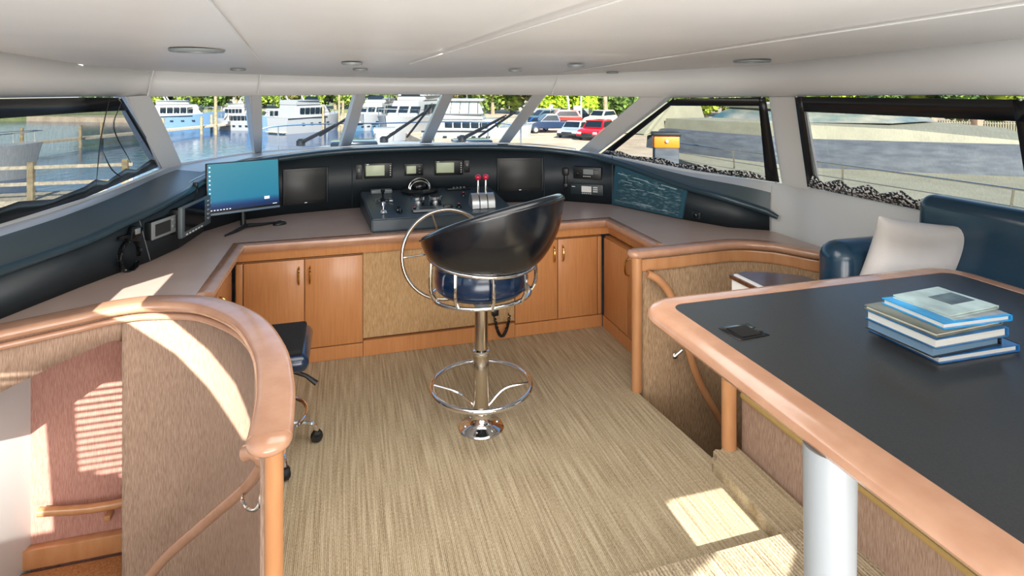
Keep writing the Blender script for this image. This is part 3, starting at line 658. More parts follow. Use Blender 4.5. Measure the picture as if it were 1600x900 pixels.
def ctop(px, py):            # point on the sloping console top, in console coordinates
    y = 4.4
    for _ in range(40):
        z = zf+(zr-zf)*(y-cy0)/(cy1-cy0); q = P(px, py, z); y = .5*y+.5*q.y
    return Vector((q.x-ox, q.y-oy, z-CT))
def gauge(px, py, r, name, mat='black_gloss', h=.012):
    q = ctop(px, py); return MB().lathe([(0, 0), (r, 0), (r, h), (r*.86, h+.002), (r*.84, h-.002), (0, h-.001)], q, 24).build(name, mat, cs)
MB().box(ctop(596, 301)+Vector((0, 0, .012)), (.17, .07, .03), bev=.008).box(ctop(596, 301)+Vector((0, -.03, .024)), (.09, .02, .012)).build('grey_switch_box', 'grey_plastic', cs)
MB().box(ctop(600, 314)+Vector((0, 0, .006)), (.13, .10, .012), bev=.004).build('joystick_base', 'silver', cs)
q = ctop(598, 316); MB().box(q+Vector((0, .01, .014)), (.10, .07, .012), bev=.004).lathe([(.03, 0), (.02, .02), (.008, .03), (.008, .06), (.016, .075), (.016, .09), (0, .1)], q+Vector((0, -.01, .01)), 16).build('joystick', 'black_gloss', cs)
q = ctop(599, 332); MB().lathe([(.03, 0), (.024, .014), (.01, .02), (.01, .045), (.02, .055), (.018, .072), (0, .08)], q, 18).build('toggle_lever', 'chrome', cs)
q = ctop(622, 328); MB().box(q+Vector((0, 0, .008)), (.035, .13, .02), bev=.006).lathe([(.015, 0), (.015, .02), (0, .026)], q+Vector((.01, -.07, 0)), 14).build('trim_switch', 'black_gloss', cs)
for px, py in ((653, 311), (680, 310)):
    gauge(px, py, .058, 'gauge', 'chrome', .022); q = ctop(px, py); MB().lathe([(0, 0), (.05, 0), (.05, .002), (0, .003)], q+Vector((0, 0, .0225)), 24).build('gauge_face', 'black', cs)
for px, py in ((661, 320), (674, 320), (687, 319)): q = ctop(px, py); MB().lathe([(.018, 0), (.014, .006), (.008, .01), (.016, .02), (.012, .03), (0, .033)], q, 14).build('push_knob', 'black_gloss', cs)
MB().box(ctop(672, 328)+Vector((0, 0, .006)), (.26, .12, .012), bev=.004).build('control_pad', 'grey_plastic', cs)
MB().box(ctop(668, 328)+Vector((0, 0, .013)), (.12, .05, .004)).build('control_pad_screen', 'screen_off', cs)
q = ctop(700, 325); MB().box(q+Vector((0, 0, .012)), (.07, .05, .02), bev=.006).build('rocker_cluster', 'black_gloss', cs)
for px, py in ((648, 330), (717, 324), (724, 306)):
    q = ctop(px, py); MB().lathe([(.02, 0), (.018, .01), (.01, .012), (.012, .028), (0, .03)], q, 14).build('push_button', 'black_gloss', cs)
    MB().lathe([(.009, 0), (.008, .004), (0, .005)], q+Vector((0, 0, .0285)), 12).build('button_cap', 'red_knob', cs)
MB().box(ctop(716, 296)+Vector((0, 0, .008)), (.20, .06, .014), bev=.004).build('switch_panel', 'black', cs)
for k in range(4): MB().box(ctop(716, 296)+Vector((-.04+.03*k, 0, .018)), (.016, .03, .008), bev=.002).build('switch', 'grey_plastic', cs)
# compass
q = ctop(655, 299)+Vector((ox, oy, CT))
t = thing('compass', 'domed ship compass on the console behind the gauges', 'compass', q)
MB().lathe([(0, 0), (.15, 0), (.152, .012), (.11, .022), (.10, .026), (.0, .028)], n=36).build('base', 'black', t)
MB().sphere((0, 0, .045), .075, 3, (1, 1, .8)).build('dome', 'black_gloss', t)
for k in range(2): MB().tube([(.088*math.cos(a*PI/10)*(1 if k == 0 else .9), -.02-.03*k, .03+.085*math.sin(a*PI/10)*(1 if k == 0 else .75)) for a in range(11)], .0045, 8).build('hood_hoop', 'chrome', t)
# throttle
q = ctop(753, 322)+Vector((ox, oy, CT))
t = thing('throttle_control', 'chrome twin lever throttle with red knobs on the console', 'throttle', q-Vector((0, 0, .002)))
for k in range(3):
    w0 = (-.088, -.027, .034)[k]
    prof = [(0, 0)]; m = MB()
    pts = [(math.cos(a*PI/12)*.075, math.sin(a*PI/12)*.105) for a in range(13)]
    V = m.grid([[Vector((w0+dx, y, z)) for y, z in pts] for dx in (0, .053)]); m.b.faces.new(V[0]); m.b.faces.new(V[1][::-1]); m.b.faces.new((V[0][0], V[1][0], V[1][-1], V[0][-1]))
    m.build('housing', 'silver', t)
m = MB(); pts = [(math.cos(a*PI/12)*.068, math.sin(a*PI/12)*.097) for a in range(13)]
V = m.grid([[Vector((dx, y, z)) for y, z in pts] for dx in (-.08, .08)]); m.b.faces.new(V[0]); m.b.faces.new(V[1][::-1]); m.build('drum', 'black', t)
for x in (-.03, .03):
    x += 0
    l = MB().tube([(x, 0, .08), (x, .0, .14), (x+.002, .01, .205)], [.012, .010, .007], 12).build('lever', 'chrome', t)
    MB().sphere((x+.002, .012, .22), .024, 3).build('knob', 'red_knob', l)
# steering wheel
wc = WY(697, 397, 3.80)
t = thing('steering_wheel', 'large thin stainless steering wheel in front of the console', 'wheel', wc)
R_ = .29; tl_ = .10
def wpt(a, r): return (r*math.cos(a), -r*math.sin(a)*math.sin(tl_)*-1*.0+r*math.sin(a)*math.sin(tl_), r*math.sin(a)*math.cos(tl_))
MB().tube([wpt(2*PI*k/64, R_) for k in range(64)], .0125, 12, closed=True).build('rim', 'steel', t)
for k in range(5):
    a = PI/2+.32+2*PI*k/5
    x, y, z = wpt(a, R_-.008); MB().tube([(x, y, z), (x*.5, y*.5+.03, z*.5), (x*.12, .06, z*.12)], .0065, 8).build('spoke', 'chrome', t)
MB().lathe([(0, 0), (.035, 0), (.045, -.02), (.03, -.05), (.022, -.24), (0, -.24)], mat=Matrix.Translation((0, .04, 0)) @ Matrix.Rotation(PI/2, 4, 'X')).build('hub', 'chrome', t)
# coiled cord under the helm
q = WY(784, 505, 4.02)
cp = []
for k in range(240):
    s = k/239; A = PI*.9-s*PI*1.0-PI*0; x = -.055+.11*s; z = .07-.16*math.sin(s*PI)**.6; a = k*1.25
    cp.append((x+.009*math.cos(a), -.01+.009*math.sin(a), z+.004*math.cos(a*1.3)))
t = thing('hanging_cord', 'black coiled cord hanging below the helm counter behind the stool', 'cord', q)
MB().tube(cp, .0042, 5).build('coil', 'rubber', t); MB().box((-.05, .0, .085), (.05, .04, .05), bev=.01).build('plug', 'black', t)
#=================================================================== MONITOR
# screen quad by pixels: tl(317,263) tr(434,245) br(439,319) bl(323,349)
A = P(352, 371, CT); 
MC = Vector((-.70, 4.33, CT))
bl_ = D(323, 347, 3.98); br2 = D(438, 316, 4.30)
t = thing('computer_monitor', 'wide desktop monitor glowing teal blue on the counter', 'monitor', (bl_+br2)/2)
dv = br2-bl_; ang = math.atan2(dv.y, dv.x); t.rotation_euler = (0, 0, ang); Wm = math.hypot(dv.x, dv.y); Hm = .365; t.location.z = (bl_.z+br2.z)/2
tm = Matrix.Rotation(-.08, 4, 'X')
MB().box((0, .012, Hm/2), (Wm, .024, Hm), bev=.006).box((0, .03, Hm/2), (Wm*.6, .03, Hm*.6), bev=.012).xf(tm).build('casing', 'black', t)
sm = bpy.data.materials.new('teal desktop'); sm.use_nodes = True; tt = sm.node_tree; bb = tt.nodes['Principled BSDF']
tc = tt.nodes.new('ShaderNodeTexCoord'); sx = tt.nodes.new('ShaderNodeSeparateXYZ'); rp_ = tt.nodes.new('ShaderNodeValToRGB')
tt.links.new(tc.outputs['Generated'], sx.inputs[0]); tt.links.new(sx.outputs['Z'], rp_.inputs[0])
e_ = rp_.color_ramp.elements; e_[0].position = .0; e_[0].color = (*lin((14, 36, 84)), 1); e_[1].position = 1; e_[1].color = (*lin((54, 150, 172)), 1)
k = e_.new(.07); k.color = (*lin((16, 44, 100)), 1); k = e_.new(.14); k.color = (*lin((24, 84, 140)), 1); k = e_.new(.22); k.color = (*lin((38, 138, 172)), 1)
tt.links.new(rp_.outputs[0], bb.inputs['Emission Color']); bb.inputs['Emission Strength'].default_value = .85; bb.inputs['Base Color'].default_value = (.01, .02, .03, 1); bb.inputs['Roughness'].default_value = .25
MB().box((0, -.0015, Hm/2+.012), (Wm-.018, .003, Hm-.038)).xf(tm).build('screen', sm, t, smooth=False)
MB().box((0, -.001, .009), (Wm-.006, .006, .016), bev=.002).xf(tm).build('chin', pm('steel blue plastic', (96, 118, 136), .35), t)
g = MB()
for k in range(9): g.box((-Wm/2+.022, -.0035, Hm-.03-.03*k), (.009, .001, .009))
for k in range(7): g.box((-Wm/2+.03+.02*k, -.0035, .036), (.010, .001, .006))
g.box((Wm/2-.095, -.0035, .085), (.036, .001, .02)).box((Wm/2-.04, -.0035, .036), (.03, .001, .004)).xf(tm).build('desktop_icons', pm('icon white', (230, 235, 240), .5, emit=.8), t)
zt = CT-t.location.z
MB().tube([(0, .05, .1), (0, .06, .02), (0, .04, zt+.016)], .02, 12).build('neck', 'black', t)
iv = Matrix.Rotation(-ang, 4, 'Z') @ Matrix.Translation(-t.location)
for a, b_ in ((P(385, 357, CT), P(352, 370, CT)), (P(385, 357, CT), P(432, 349, CT))):
    a = iv @ (a+Vector((0, 0, .014))); b_ = iv @ (b_+Vector((0, 0, .008))); MB().tube([a+Vector((0, 0, .008)), a.lerp(b_, .5), b_], [.014, .011, .007], 10).build('foot', 'black', t)
q = P(437, 351, CT)
t = thing('computer_mouse', 'black computer mouse on the counter beside the monitor foot', 'mouse', q, .4)
MB().sphere((0, 0, .0), .05, 3, (1.0, .62, .62)).build('shell', 'black', t); MB().tube([(.01, 0, .03), (.03, 0, .026)], .004, 8).build('scroll_wheel', 'grey_plastic', t)
for o in t.children:
    if o.name.startswith('shell'):
        for v in o.data.vertices: v.co.z = max(v.co.z, 0)
#=================================================================== HELM STOOL
sc_ = P(752, 668, 0)
t = thing('helm_stool', 'navy leather swivel helm stool on chrome pedestal with footring', 'stool', sc_)
MB().lathe([(0, 0), (.118, 0), (.122, .008), (.112, .018), (.075, .028), (.055, .05), (.052, .09), (0, .09)], n=36).build('base', 'chrome', t)
for k in range(6): MB().lathe([(.009, 0), (.009, .006), (0, .009)], (.092*math.cos(k*PI/3), .092*math.sin(k*PI/3), .022), 10).build('bolt', 'chrome', t)
MB().tube([(0, 0, .05), (0, 0, .42)], .042, 28).build('pedestal', 'steel', t)
MB().tube([(0, 0, .42), (0, 0, .70)], .036, 28).build('pedestal_column', 'steel', t)
MB().lathe([(.043, .40), (.046, .41), (.046, .425), (.037, .43)], n=28).build('collar', 'chrome', t)
zr_ = .235
MB().tube([(.268*math.cos(2*PI*k/56), .268*math.sin(2*PI*k/56), zr_) for k in range(56)], .0135, 12, closed=True).build('foot_ring', 'chrome', t)
for a in (math.radians(165), math.radians(-12), math.radians(80)):
    MB().tube(smoothpath([(.04*math.cos(a), .04*math.sin(a), .12), (.13*math.cos(a+.12), .13*math.sin(a+.12), .20), (.262*math.cos(a), .262*math.sin(a), zr_)], 5), .007, 8).build('ring_spoke', 'chrome', t)
MB().lathe([(.036, .66), (.07, .70), (.10, .715), (0, .72)], n=24).build('seat_mount', pm('pale blue metal', (150, 165, 185), .3, metal=.6), t)
# seat frame is turned: facing direction (front) in world azimuth
bk = math.atan2(RY*.80-FY*.60, RX*.80-FX*.60)        # azimuth of the backrest centre, seen from seat centre
SF = thing('x', 'x', 'x'); bpy.data.objects.remove(SF)
def pol(a, r, z): return (r*math.cos(bk+a), r*math.sin(bk+a), z)
def zl(a): return .735
MB().tube([pol(2*PI*k/48, .265, .735+.012*math.cos(2*PI*k/48)) for k in range(48)], .011, 10, closed=True).build('lower_seat_ring', 'chrome', t)
ang_max = math.radians(118)
MB().tube([pol(-ang_max+2*ang_max*k/30, .295, .90+.055*(1-math.cos((-ang_max+2*ang_max*k/30)*PI/2/ang_max))) for k in range(31)], .011, 10).build('upper_seat_ring', 'chrome', t)
for a in (-112, -76, -38, 0, 38, 76, 112):
    r = math.radians(a)
    MB().tube(smoothpath([pol(r, .262, .735), pol(r, .295, .80), pol(r, .293, .90+.055*(1-math.cos(r*PI/2/ang_max)))], 4), .0095, 8).build('stay', 'chrome', t)
# cushion
b = MB()
prof = [(0, .745), (.17, .745), (.225, .752), (.248, .775), (.255, .82), (.25, .87), (.232, .905), (.17, .925), (0, .93)]
b.lathe(prof, n=40); b.build('seat_cushion', 'leather_blue', t)
MB().tube([pol(2*PI*k/48, .243, .893) for k in range(48)], .007, 8, closed=True).build('cushion_piping', 'leather_blue', t)
# wrapping backrest
rows = []; NA = 44
for i in range(NA+1):
    a = -ang_max+2*ang_max*i/NA; c = (math.cos(a*PI/(2*ang_max))); c = max(0, c)
    low = a/ang_max
    top = 1.045+.225*c**1.25; bot = .905+.055*(1-c); rb = .285; rt = .325+.105*c**1.2; th = .044+.01*c
    if abs(i-NA/2) > NA/2-.5: top -= .03; th = .02
    n = 18; loop = []
    # outline of the cross-section: outer face bulging, rolled top, inner face
    for s in range(8): f = s/7; loop.append((rb+(rt-rb)*f**.8+th*.5+.03*math.sin(f*PI)*c, bot+(top-bot)*f))
    for s in range(1, 6): q_ = s/6*PI; loop.append((rt+th*.5*math.cos(q_)*1.3, top+th*.62*math.sin(q_)))
    for s in range(8): f = 1-s/7; loop.append((rb+(rt-rb)*f**.8-th*.7+.02*math.sin(f*PI)*c, bot+(top-bot)*f))
    rows.append([Vector(pol(a, r, z)) for r, z in loop])
b = MB(); V = b.grid(rows, True); b.b.faces.new(V[0][::-1]); b.b.faces.new(V[-1])
b.build('backrest', 'leather', t, angle=70, sub=1)
b = MB(); pr_ = [r[7]+(r[7]-r[3]).normalized()*.006 for r in rows]; b.tube(pr_[1:-1], .0055, 8); b.build('backrest_piping', 'leather', t)
#=================================================================== TASK CHAIR (left, mostly behind the rail)
tc_ = Vector((-.42, 3.13, 0))
tc_ = P(436, 670, 0); 
cc = Vector((-.39, 3.12, 0))
t = thing('task_chair', 'black and blue upholstered swivel chair with chrome footring behind left rail', 'chair', cc)
for k in range(5):
    a = math.radians(-62+72*k); x, y = .25*math.cos(a), .25*math.sin(a)
    l = MB().tube(smoothpath([(0, 0, .13), (x*.5, y*.5, .13), (x*.9, y*.9, .10), (x, y, .06)], 4), .012, 8).build('leg', 'chrome', t)
    MB().lathe([(0, -.016), (.026, -.016), (.03, -.008), (.03, .008), (.026, .016), (0, .016)], mat=Matrix.Translation((x, y, .031)) @ Matrix.Rotation(a, 4, 'Z') @ Matrix.Rotation(PI/2, 4, 'X')).box((x, y, .045), (.04, .04, .03), rz=a, bev=.01).build('caster', 'rubber', l)
MB().tube([(0, 0, .10), (0, 0, .45)], .022, 14).build('gas_lift', 'chrome', t)
MB().tube([(.2*math.cos(2*PI*k/40), .2*math.sin(2*PI*k/40), .19) for k in range(40)], .009, 8, closed=True).build('foot_ring', 'chrome', t)
MB().box((0, 0, .455), (.25, .2, .03), bev=.01).tube([(.1, -.04, .44), (.2, -.06, .40), (.25, -.07, .36)], [.012, .010, .014], 8).build('mechanism', 'black', t)
b = MB(); b.box((0, 0, .52), (.44, .42, .09), bev=.042, seg=5); b.build('seat', 'leather_blue', t)
b = MB(); b.box((0, 0, .57), (.38, .37, .03), bev=.014, seg=4); b.build('seat_pad', pm('black cloth', (14, 14, 15), .85), t)
for v in (t.children): pass
#=================================================================== TABLE
TZ = 1.08
def tp(px, py): return P(px, py, TZ)
c_fl = tp(1008, 478)      # far left corner area
xl_ = tp(1042, 478).x-.085; yf_ = tp(1050, 466).y+.03
inx, iny = tp(1042, 480).x, tp(1042, 480).y
t = thing('dinette_table', 'long charcoal topped dining table with thick rosy wood edge at right', 'table', (xl_+.5, yf_-.8, .34))
def tw(mb, n, m, **k): return wp(mb, n, m, t, **k)
Wt, Lt = 1.5, 1.34
x0, x1, y1, y0 = xl_, xl_+Wt, yf_, yf_-Lt
def rr(x0, x1, y0, y1, r, n=8):
    return [(x+(x0+x1)/2, y+(y0+y1)/2) for x, y in rrect(x1-x0, y1-y0, r, n)]
ring = [Vector((x, y, TZ)) for x, y in rr(x0+.045, x1-.045, y0+.045, y1-.045, .10)]
prof = [(-.045, -.028), (-.03, -.045), (.0, -.05), (.045, -.05), (.05, -.0), (.048, .004), (.0, .005), (-.03, -.002), (-.042, -.012)]
tw(MB().sweep(ring, [(u, v) for u, v in prof], closed=True), 'wood_edge', 'wood_pink', angle=50)
tw(MB().prism(rr(x0+.088, x1-.088, y0+.088, y1-.088, .05), TZ-.045, TZ+.003), 'tabletop', 'tabletop', smooth=False)
hp = [tp(1122, 513), tp(1152, 504), tp(1206, 528), tp(1172, 537)]
hc = sum(hp, Vector())/4
tw(MB().box((hc.x, hc.y, TZ+.0035), (.115, .095, .003), rz=.06, bev=.001).box((hc.x, hc.y, TZ+.005), (.075, .07, .003), rz=.06), 'flush_plate', 'black_gloss')
lgc = D(1287, 712, (EYE-TZ+.05)*FL/(712-HZ)); lgd = Vector((lgc.x, lgc.y, 0))
q = P(1287, 760, TZ-.05)
lg = P(1288, 716, TZ-.06)+Vector((.0, .0, 0))
lg = Vector((lg.x+.035, lg.y+.02, 0))
tw(MB().tube([(lg.x, lg.y, .076), (lg.x, lg.y, .6), (lg.x, lg.y, TZ-.05)], [.046, .052, .056], 28), 'leg', 'leg_grey')
tw(MB().tube([(lg.x+.62, lg.y-.1, .321), (lg.x+.62, lg.y-.1, TZ-.05)], [.052, .056], 28), 'leg', 'leg_grey')
# books on the table: lowest first
bk_ = [  # (x px corner at far-left, y px, width, length, thickness, cover, pages, label)
    ('navy blue hardback with bright blue edge, bottom of the stack on the table', (20, 84, 140), .020, .0, .03),
    ('slate blue thick hardback with dark cover, second from bottom of the stack', (24, 26, 30), .030, -.03, .015),
    ('thick white-paged hardback with blue spine, middle of the stack', (26, 84, 130), .028, -.035, .01),
    ('olive grey glossy softcover, just under the bright blue book', (92, 92, 76), .012, -.03, .02),
    ('bright blue rimmed book, directly beneath the picture magazine', (20, 130, 190), .018, .02, .0),
    ('pale magazine with green grey photo cover, top of the stack', (150, 168, 164), .010, .06, .0)]
corner = P(1378, 582, TZ); corner = P(1400, 556, TZ)
z = TZ+.004; bx = P(1372, 545, TZ)
for i, (lab, colr, th, dx, dy) in enumerate(bk_):
    rz = (-.02, .03, .015, .05, -.03, .08)[i]
    bl_w, bl_l = (.30, .27, .28, .27, .25, .21)[i], (.23, .21, .22, .22, .20, .17)[i]
    o = thing('book' if i < 5 else 'magazine', lab, 'book', (bx.x+dx+bl_w/2+.075, bx.y-bl_l/2+.07+dy, z), rz, 'books stacked on the dinette table')
    cm = pm('cover%d' % i, colr, .3, coat=.3, col2=tuple(min(255, int(c*1.25+12)) for c in colr), nscale=9)
    MB().box((0, 0, .0015), (bl_w, bl_l, .003)).box((0, 0, th-.0015), (bl_w, bl_l, .003)).box((bl_w/2-.002, 0, th/2), (.004, bl_l, th)).build('cover', cm, o, smooth=False)
    MB().box((-.002, 0, th/2), (bl_w-.012, bl_l-.012, th-.006)).build('pages', pm('pages%d' % i, (120, 150, 176) if i == 1 else (222, 222, 216), .7, col2=(205, 205, 200) if i != 1 else (104, 134, 160), scale=(1, 1, 200), nscale=3), o, smooth=False)
    z += th+.0005
    if i == 4:
        MB().box((.02, -.01, th+.0004), (bl_w*.8, bl_l*.8, .0008)).build('cover_picture', pm('pale picture', (190, 196, 202), .3, col2=(140, 150, 160), nscale=12), o, smooth=False)
    if i == 5:
        MB().box((.03, .0, th+.0004), (bl_w*.5, bl_l*.4, .0008)).build('cover_picture', pm('green picture', (96, 112, 110), .3, col2=(40, 44, 46), nscale=16), o, smooth=False)
#=================================================================== SIDE CABINET with dark wood top
t = thing('side_cabinet', 'small white cabinet with dark rosewood top behind the table', 'cabinet', (2.2, 2.28, .32))
tw_ = lambda mb, n, m, **k: wp(mb, n, m, t, **k)
A_ = P(1140, 429, .86)
arc = [(A_.x, A_.y-.42), (A_.x, A_.y-.20), (A_.x, A_.y), (A_.x+.10, A_.y+.02), (A_.x+.22, A_.y-.02), (A_.x+.36, A_.y-.12), (A_.x+.40, A_.y-.42)]
arc = [(x, y-.24+.24) for x, y in arc]
inn = [(x*.96+.04*(A_.x+.2), y*.96+.04*(A_.y-.2)) for x, y in arc]
tw_(MB().prism(inn, .322, .84), 'body', 'paper', smooth=False); tw_(MB().prism(arc, .84, .86), 'top', 'dark_wood', smooth=False)
tag(MB().prism([(A_.x+.01, A_.y-.40), (A_.x+.01, A_.y-.02), (A_.x+.03, A_.y-.02), (A_.x+.03, A_.y-.40)], .8605, .868).build('paper_sheet', 'paper', smooth=False), 'thin white paper stack at the edge of the rosewood cabinet top', 'paper')
#=================================================================== SOFA
t = thing('sofa', 'navy leather sofa along the right wall behind the table', 'sofa', (2.6, 1.6, .34))
tw_ = lambda mb, n, m, **k: wp(mb, n, m, t, **k)
aq = D(1325, 372, 2.95)
ay = 2.28
tw_(MB().box((2.58, 1.2, .53), (.66, 2.0, .36), bev=.03, seg=3), 'base', 'leather_sofa')
for k in range(3): tw_(MB().box((2.53, 1.88-.62*k, .78), (.58, .60, .17), bev=.055, seg=5), 'seat_cushion', pm('blue seat leather%d' % k, (34, 92, 130), .35, coat=.2))
for k in range(3): tw_(MB().box((2.84, 1.96-.60*k, 1.06), (.17, .56, .50), bev=.065, seg=5, ry=.06), 'back_cushion', 'leather_sofa')
b = MB(); b.box((2.60, 2.34, .70), (.56, .2, .74), bev=.09, seg=6); tw_(b, 'arm', 'leather_sofa')
tw_(MB().box((2.245, 1.35, .37), (.02, 2.0, .06), bev=.004), 'base_rail', 'chrome')
# pillow
b = MB(); n = 14; rows = []
for side in (1, -1):
    R = []
    for i in range(n+1):
        r = []
        for j in range(n+1):
            u, v = i/n*2-1, j/n*2-1; k = (1-abs(u)**2.6)*(1-abs(v)**2.6); pin = 1-.10*(1-u*u)*abs(v)**3-.0
            pin2 = 1-.12*(1-v*v)*abs(u)**3
            r.append(Vector((u*.25*pin2*1.0, side*(.075*k**.55+.002), v*.22*pin)))
        R.append(r)
    b.grid(R if side > 0 else [q[::-1] for q in R])
bmesh.ops.remove_doubles(b.b, verts=b.b.verts, dist=.0045)
pc = D(1420, 384, 2.62)
o = b.build('throw_pillow', 'pillow', angle=80, sub=1); o.location = (2.62, 2.12, 1.02); o.rotation_euler = (.30, .12, -.28); tag(o, 'pale grey satin throw pillow leaning in the corner of the navy sofa', 'pillow')
#=================================================================== WINDOW SCREENS
def screen(name, label, lo_pts, hi_pts, mat, bottom='binding_lace', ins=.035, bw=.036, side=True):
    """mesh screen hung just inside the glass with bound edges"""
    lo_pts = [inward(p, ins)+Vector((0, 0, .012)) for p in lo_pts]; hi_pts = [inward(p, ins)-Vector((0, 0, .008)) for p in hi_pts]
    c = sum(lo_pts+hi_pts, Vector())/(len(lo_pts)*2); t = thing(name, label, 'window screen', c)
    wp(MB() if False else (lambda m: (m.grid([[a.lerp(b_, k/4) for a, b_ in zip(lo_pts, hi_pts)] for k in range(5)]), m)[1])(MB()), 'mesh', mat, t)
    def strip(ps, w_, m, nm):
        m_ = MB(); V = []
        q = [inward(p, .004) for p, _ in ps]; r = [inward(a, .004) for _, a in ps]; m_.grid([q, r]); wp(m_, nm, m, t, thick=.004)
    n = len(lo_pts); ln = (hi_pts[0]-lo_pts[0]).length; f = bw/ln*1.2
    wob = lambda k: 1+.35*math.sin(k*2.1)
    strip([(hi_pts[k], hi_pts[k].lerp(lo_pts[k], f*1.6)) for k in range(n)], 0, 'binding', 'top_binding')
    strip([(lo_pts[k], lo_pts[k].lerp(hi_pts[k], f*1.2*wob(k))) for k in range(n)], 0, bottom, 'bottom_binding')
    for a, b_, a2, b2 in ((lo_pts[0], hi_pts[0], lo_pts[1], hi_pts[1]), (lo_pts[-1], hi_pts[-1], lo_pts[-2], hi_pts[-2])):
        ka = min(.9, bw*1.6/(a2-a).length); kb = min(.9, bw*1.6/(b2-b_).length)
        strip([(a.lerp(b_, k/6), a.lerp(a2, ka).lerp(b_.lerp(b2, kb), k/6)) for k in range(7)], 0, 'binding', 'side_binding')
    for a, a2 in ((hi_pts[-1], hi_pts[-2]), (lo_pts[-1], lo_pts[-2]), (hi_pts[0], hi_pts[1]), (lo_pts[0], lo_pts[1])):
        q = a.lerp(a2, min(.5, .02/(a2-a).length)); q = inward(q, .012); wp(MB().sphere(q, .007, 2), 'snap', 'silver', t)
    return t
lp = smoothpath([P(940, 241, 1.238), S['r0'], S['r1']], 6); n_ = len(lp)
hp_ = [D(1053, 153, 4.25).lerp(T['r1'], k/(n_-1)) for k in range(n_)]
screen('window_screen', 'black bound mesh screen on the triangular window just right of the dash', lp, hp_, 'mesh_r', bw=.058)
screen('window_screen', 'black bound mesh screen on the large window at far right above sofa', [S['r2'].lerp(S['rx'], -.06+1.06*k/20) for k in range(21)], [T['r2'].lerp(T['rx'], -.03+1.03*k/20) for k in range(21)], 'mesh_r', bw=.052)
lpl = [S['lb'].lerp(S['lc'], k/6)+Vector((0, .0, 0)) for k in range(6)]+[S['lc'].lerp(P(252, 259, 1.24), k/8) for k in range(9)]
hpl = [T['lb'].lerp(T['lc'], k/6) for k in range(6)]+[T['lc'].lerp(D(184, 151, 3.5), k/8) for k in range(9)]
screen('window_screen', 'dark mesh screen with creases on the left side window', lpl, hpl, 'mesh_l', bottom='binding', bw=.05)
scl = [o for o in C.objects if o.get('label', '').startswith('dark mesh screen')][0]
for a_, b2_, c2_ in (((172, 150), (158, 215), (150, 290)), ((190, 160), (178, 200), (205, 255)), ((160, 235), (175, 265), (196, 280))):
    wp(MB().tube(smoothpath([D(*a_, 3.42), D(*b2_, 3.42), D(*c2_, 3.4)], 5), [.0012+.0025*math.sin(PI*k/10) for k in range(11)], 6), 'crease', 'binding', scl)
#=================================================================== CEILING LIGHTS
k = 0
for px, py, r, lab in ((308, 75, .105, 'large recessed ceiling speaker light at the upper left'), (372, 106, .045, 'small ceiling downlight nearest the left window header'), (550, 96, .055, 'small ceiling downlight near the middle, closer of the pair left of centre'),
                    (563, 106, .045, 'small ceiling downlight near the middle, farther of the pair left of centre'), (805, 108, .045, 'small ceiling downlight above the right part of the windscreen'), (900, 100, .052, 'small ceiling downlight between the windscreen light and the far right pair'),
                    (957, 111, .045, 'small ceiling downlight beside the header seam on the right'), (1175, 93, .105, 'large recessed ceiling light at the upper right')):
    q = onceil(px, py); r *= 1.0
    t = thing('ceiling_light', lab, 'ceiling light', q-Vector((0, 0, .012)), 0, 'recessed ceiling lights')
    MB().lathe([(r*.72, .004), (r*.74, -.006), (r*.95, -.006), (r, .0), (r, .006), (r*.72, .006)], n=28).build('trim_ring', 'grey_plastic', t)
    MB().lathe([(0, .002), (r*.73, .002), (r*.73, .005), (0, .005)], n=28).build('lens', 'grey_plastic', t)
#=================================================================== OUTSIDE
WZ, GZ = -3.3, -2.6
wm = bpy.data.materials.new('harbour water'); wm.use_nodes = True; tt = wm.node_tree; bb = tt.nodes['Principled BSDF']
bb.inputs['Base Color'].default_value = (*lin((22, 62, 100)), 1); bb.inputs['Roughness'].default_value = .12; bb.inputs['IOR'].default_value = 1.33; bb.inputs['Specular IOR Level'].default_value = .3
tc = tt.nodes.new('ShaderNodeTexCoord'); n1 = tt.nodes.new('ShaderNodeTexNoise'); n1.inputs['Scale'].default_value = 1.6; n1.inputs['Detail'].default_value = 4
mp = tt.nodes.new('ShaderNodeMapping'); mp.inputs['Scale'].default_value = (1, .5, 1); tt.links.new(tc.outputs['Object'], mp.inputs[0]); tt.links.new(mp.outputs[0], n1.inputs['Vector'])
bp = tt.nodes.new('ShaderNodeBump'); bp.inputs['Strength'].default_value = .25; bp.inputs['Distance'].default_value = .12; tt.links.new(n1.outputs['Fac'], bp.inputs['Height']); tt.links.new(bp.outputs[0], bb.inputs['Normal'])
tag(MB().box((-20, 60, WZ-.1), (340, 300, .2)).build('harbour_water', wm, smooth=False), 'blue rippled harbour water beyond the left windscreen panes', 'water', kind='stuff')
M['asphalt'] = pm('light tan pavement', (150, 134, 112), .95, col2=(176, 160, 138), nscale=.6)
M['gel'] = pm('boat gelcoat', (134, 136, 138), .35, spec=.4)
M['gel_blue'] = pm('pale blue hull tone', (84, 112, 140), .35)  # blue carries the shade on the left cruiser's side
M['gel_cream'] = pm('cream deck paint', (136, 134, 114), .6, col2=(126, 124, 106), nscale=3)
M['tint'] = pm('tinted glass', (18, 28, 36), .12, spec=.3)
M['canvas_blue'] = pm('bright blue canvas', (30, 110, 178), .7)
M['canvas_teal'] = pm('slate blue canvas', (60, 92, 116), .8)
M['canvas_grey'] = pm('grey blue canvas', (64, 70, 78), .85, col2=(82, 88, 94), scale=(2, 2, 9), nscale=2)
M['stripe_blue'] = pm('blue hull stripe', (30, 72, 150), .4)
M['dock_wood'] = pm('weathered dock wood', (150, 138, 116), .9, col2=(180, 170, 150), nscale=8)
M['pile'] = pm('piling', (116, 100, 72), .9, col2=(150, 136, 104), nscale=5)
M['trunk'] = pm('bark', (116, 98, 76), .95, col2=(146, 128, 104), nscale=6)
leafm = []
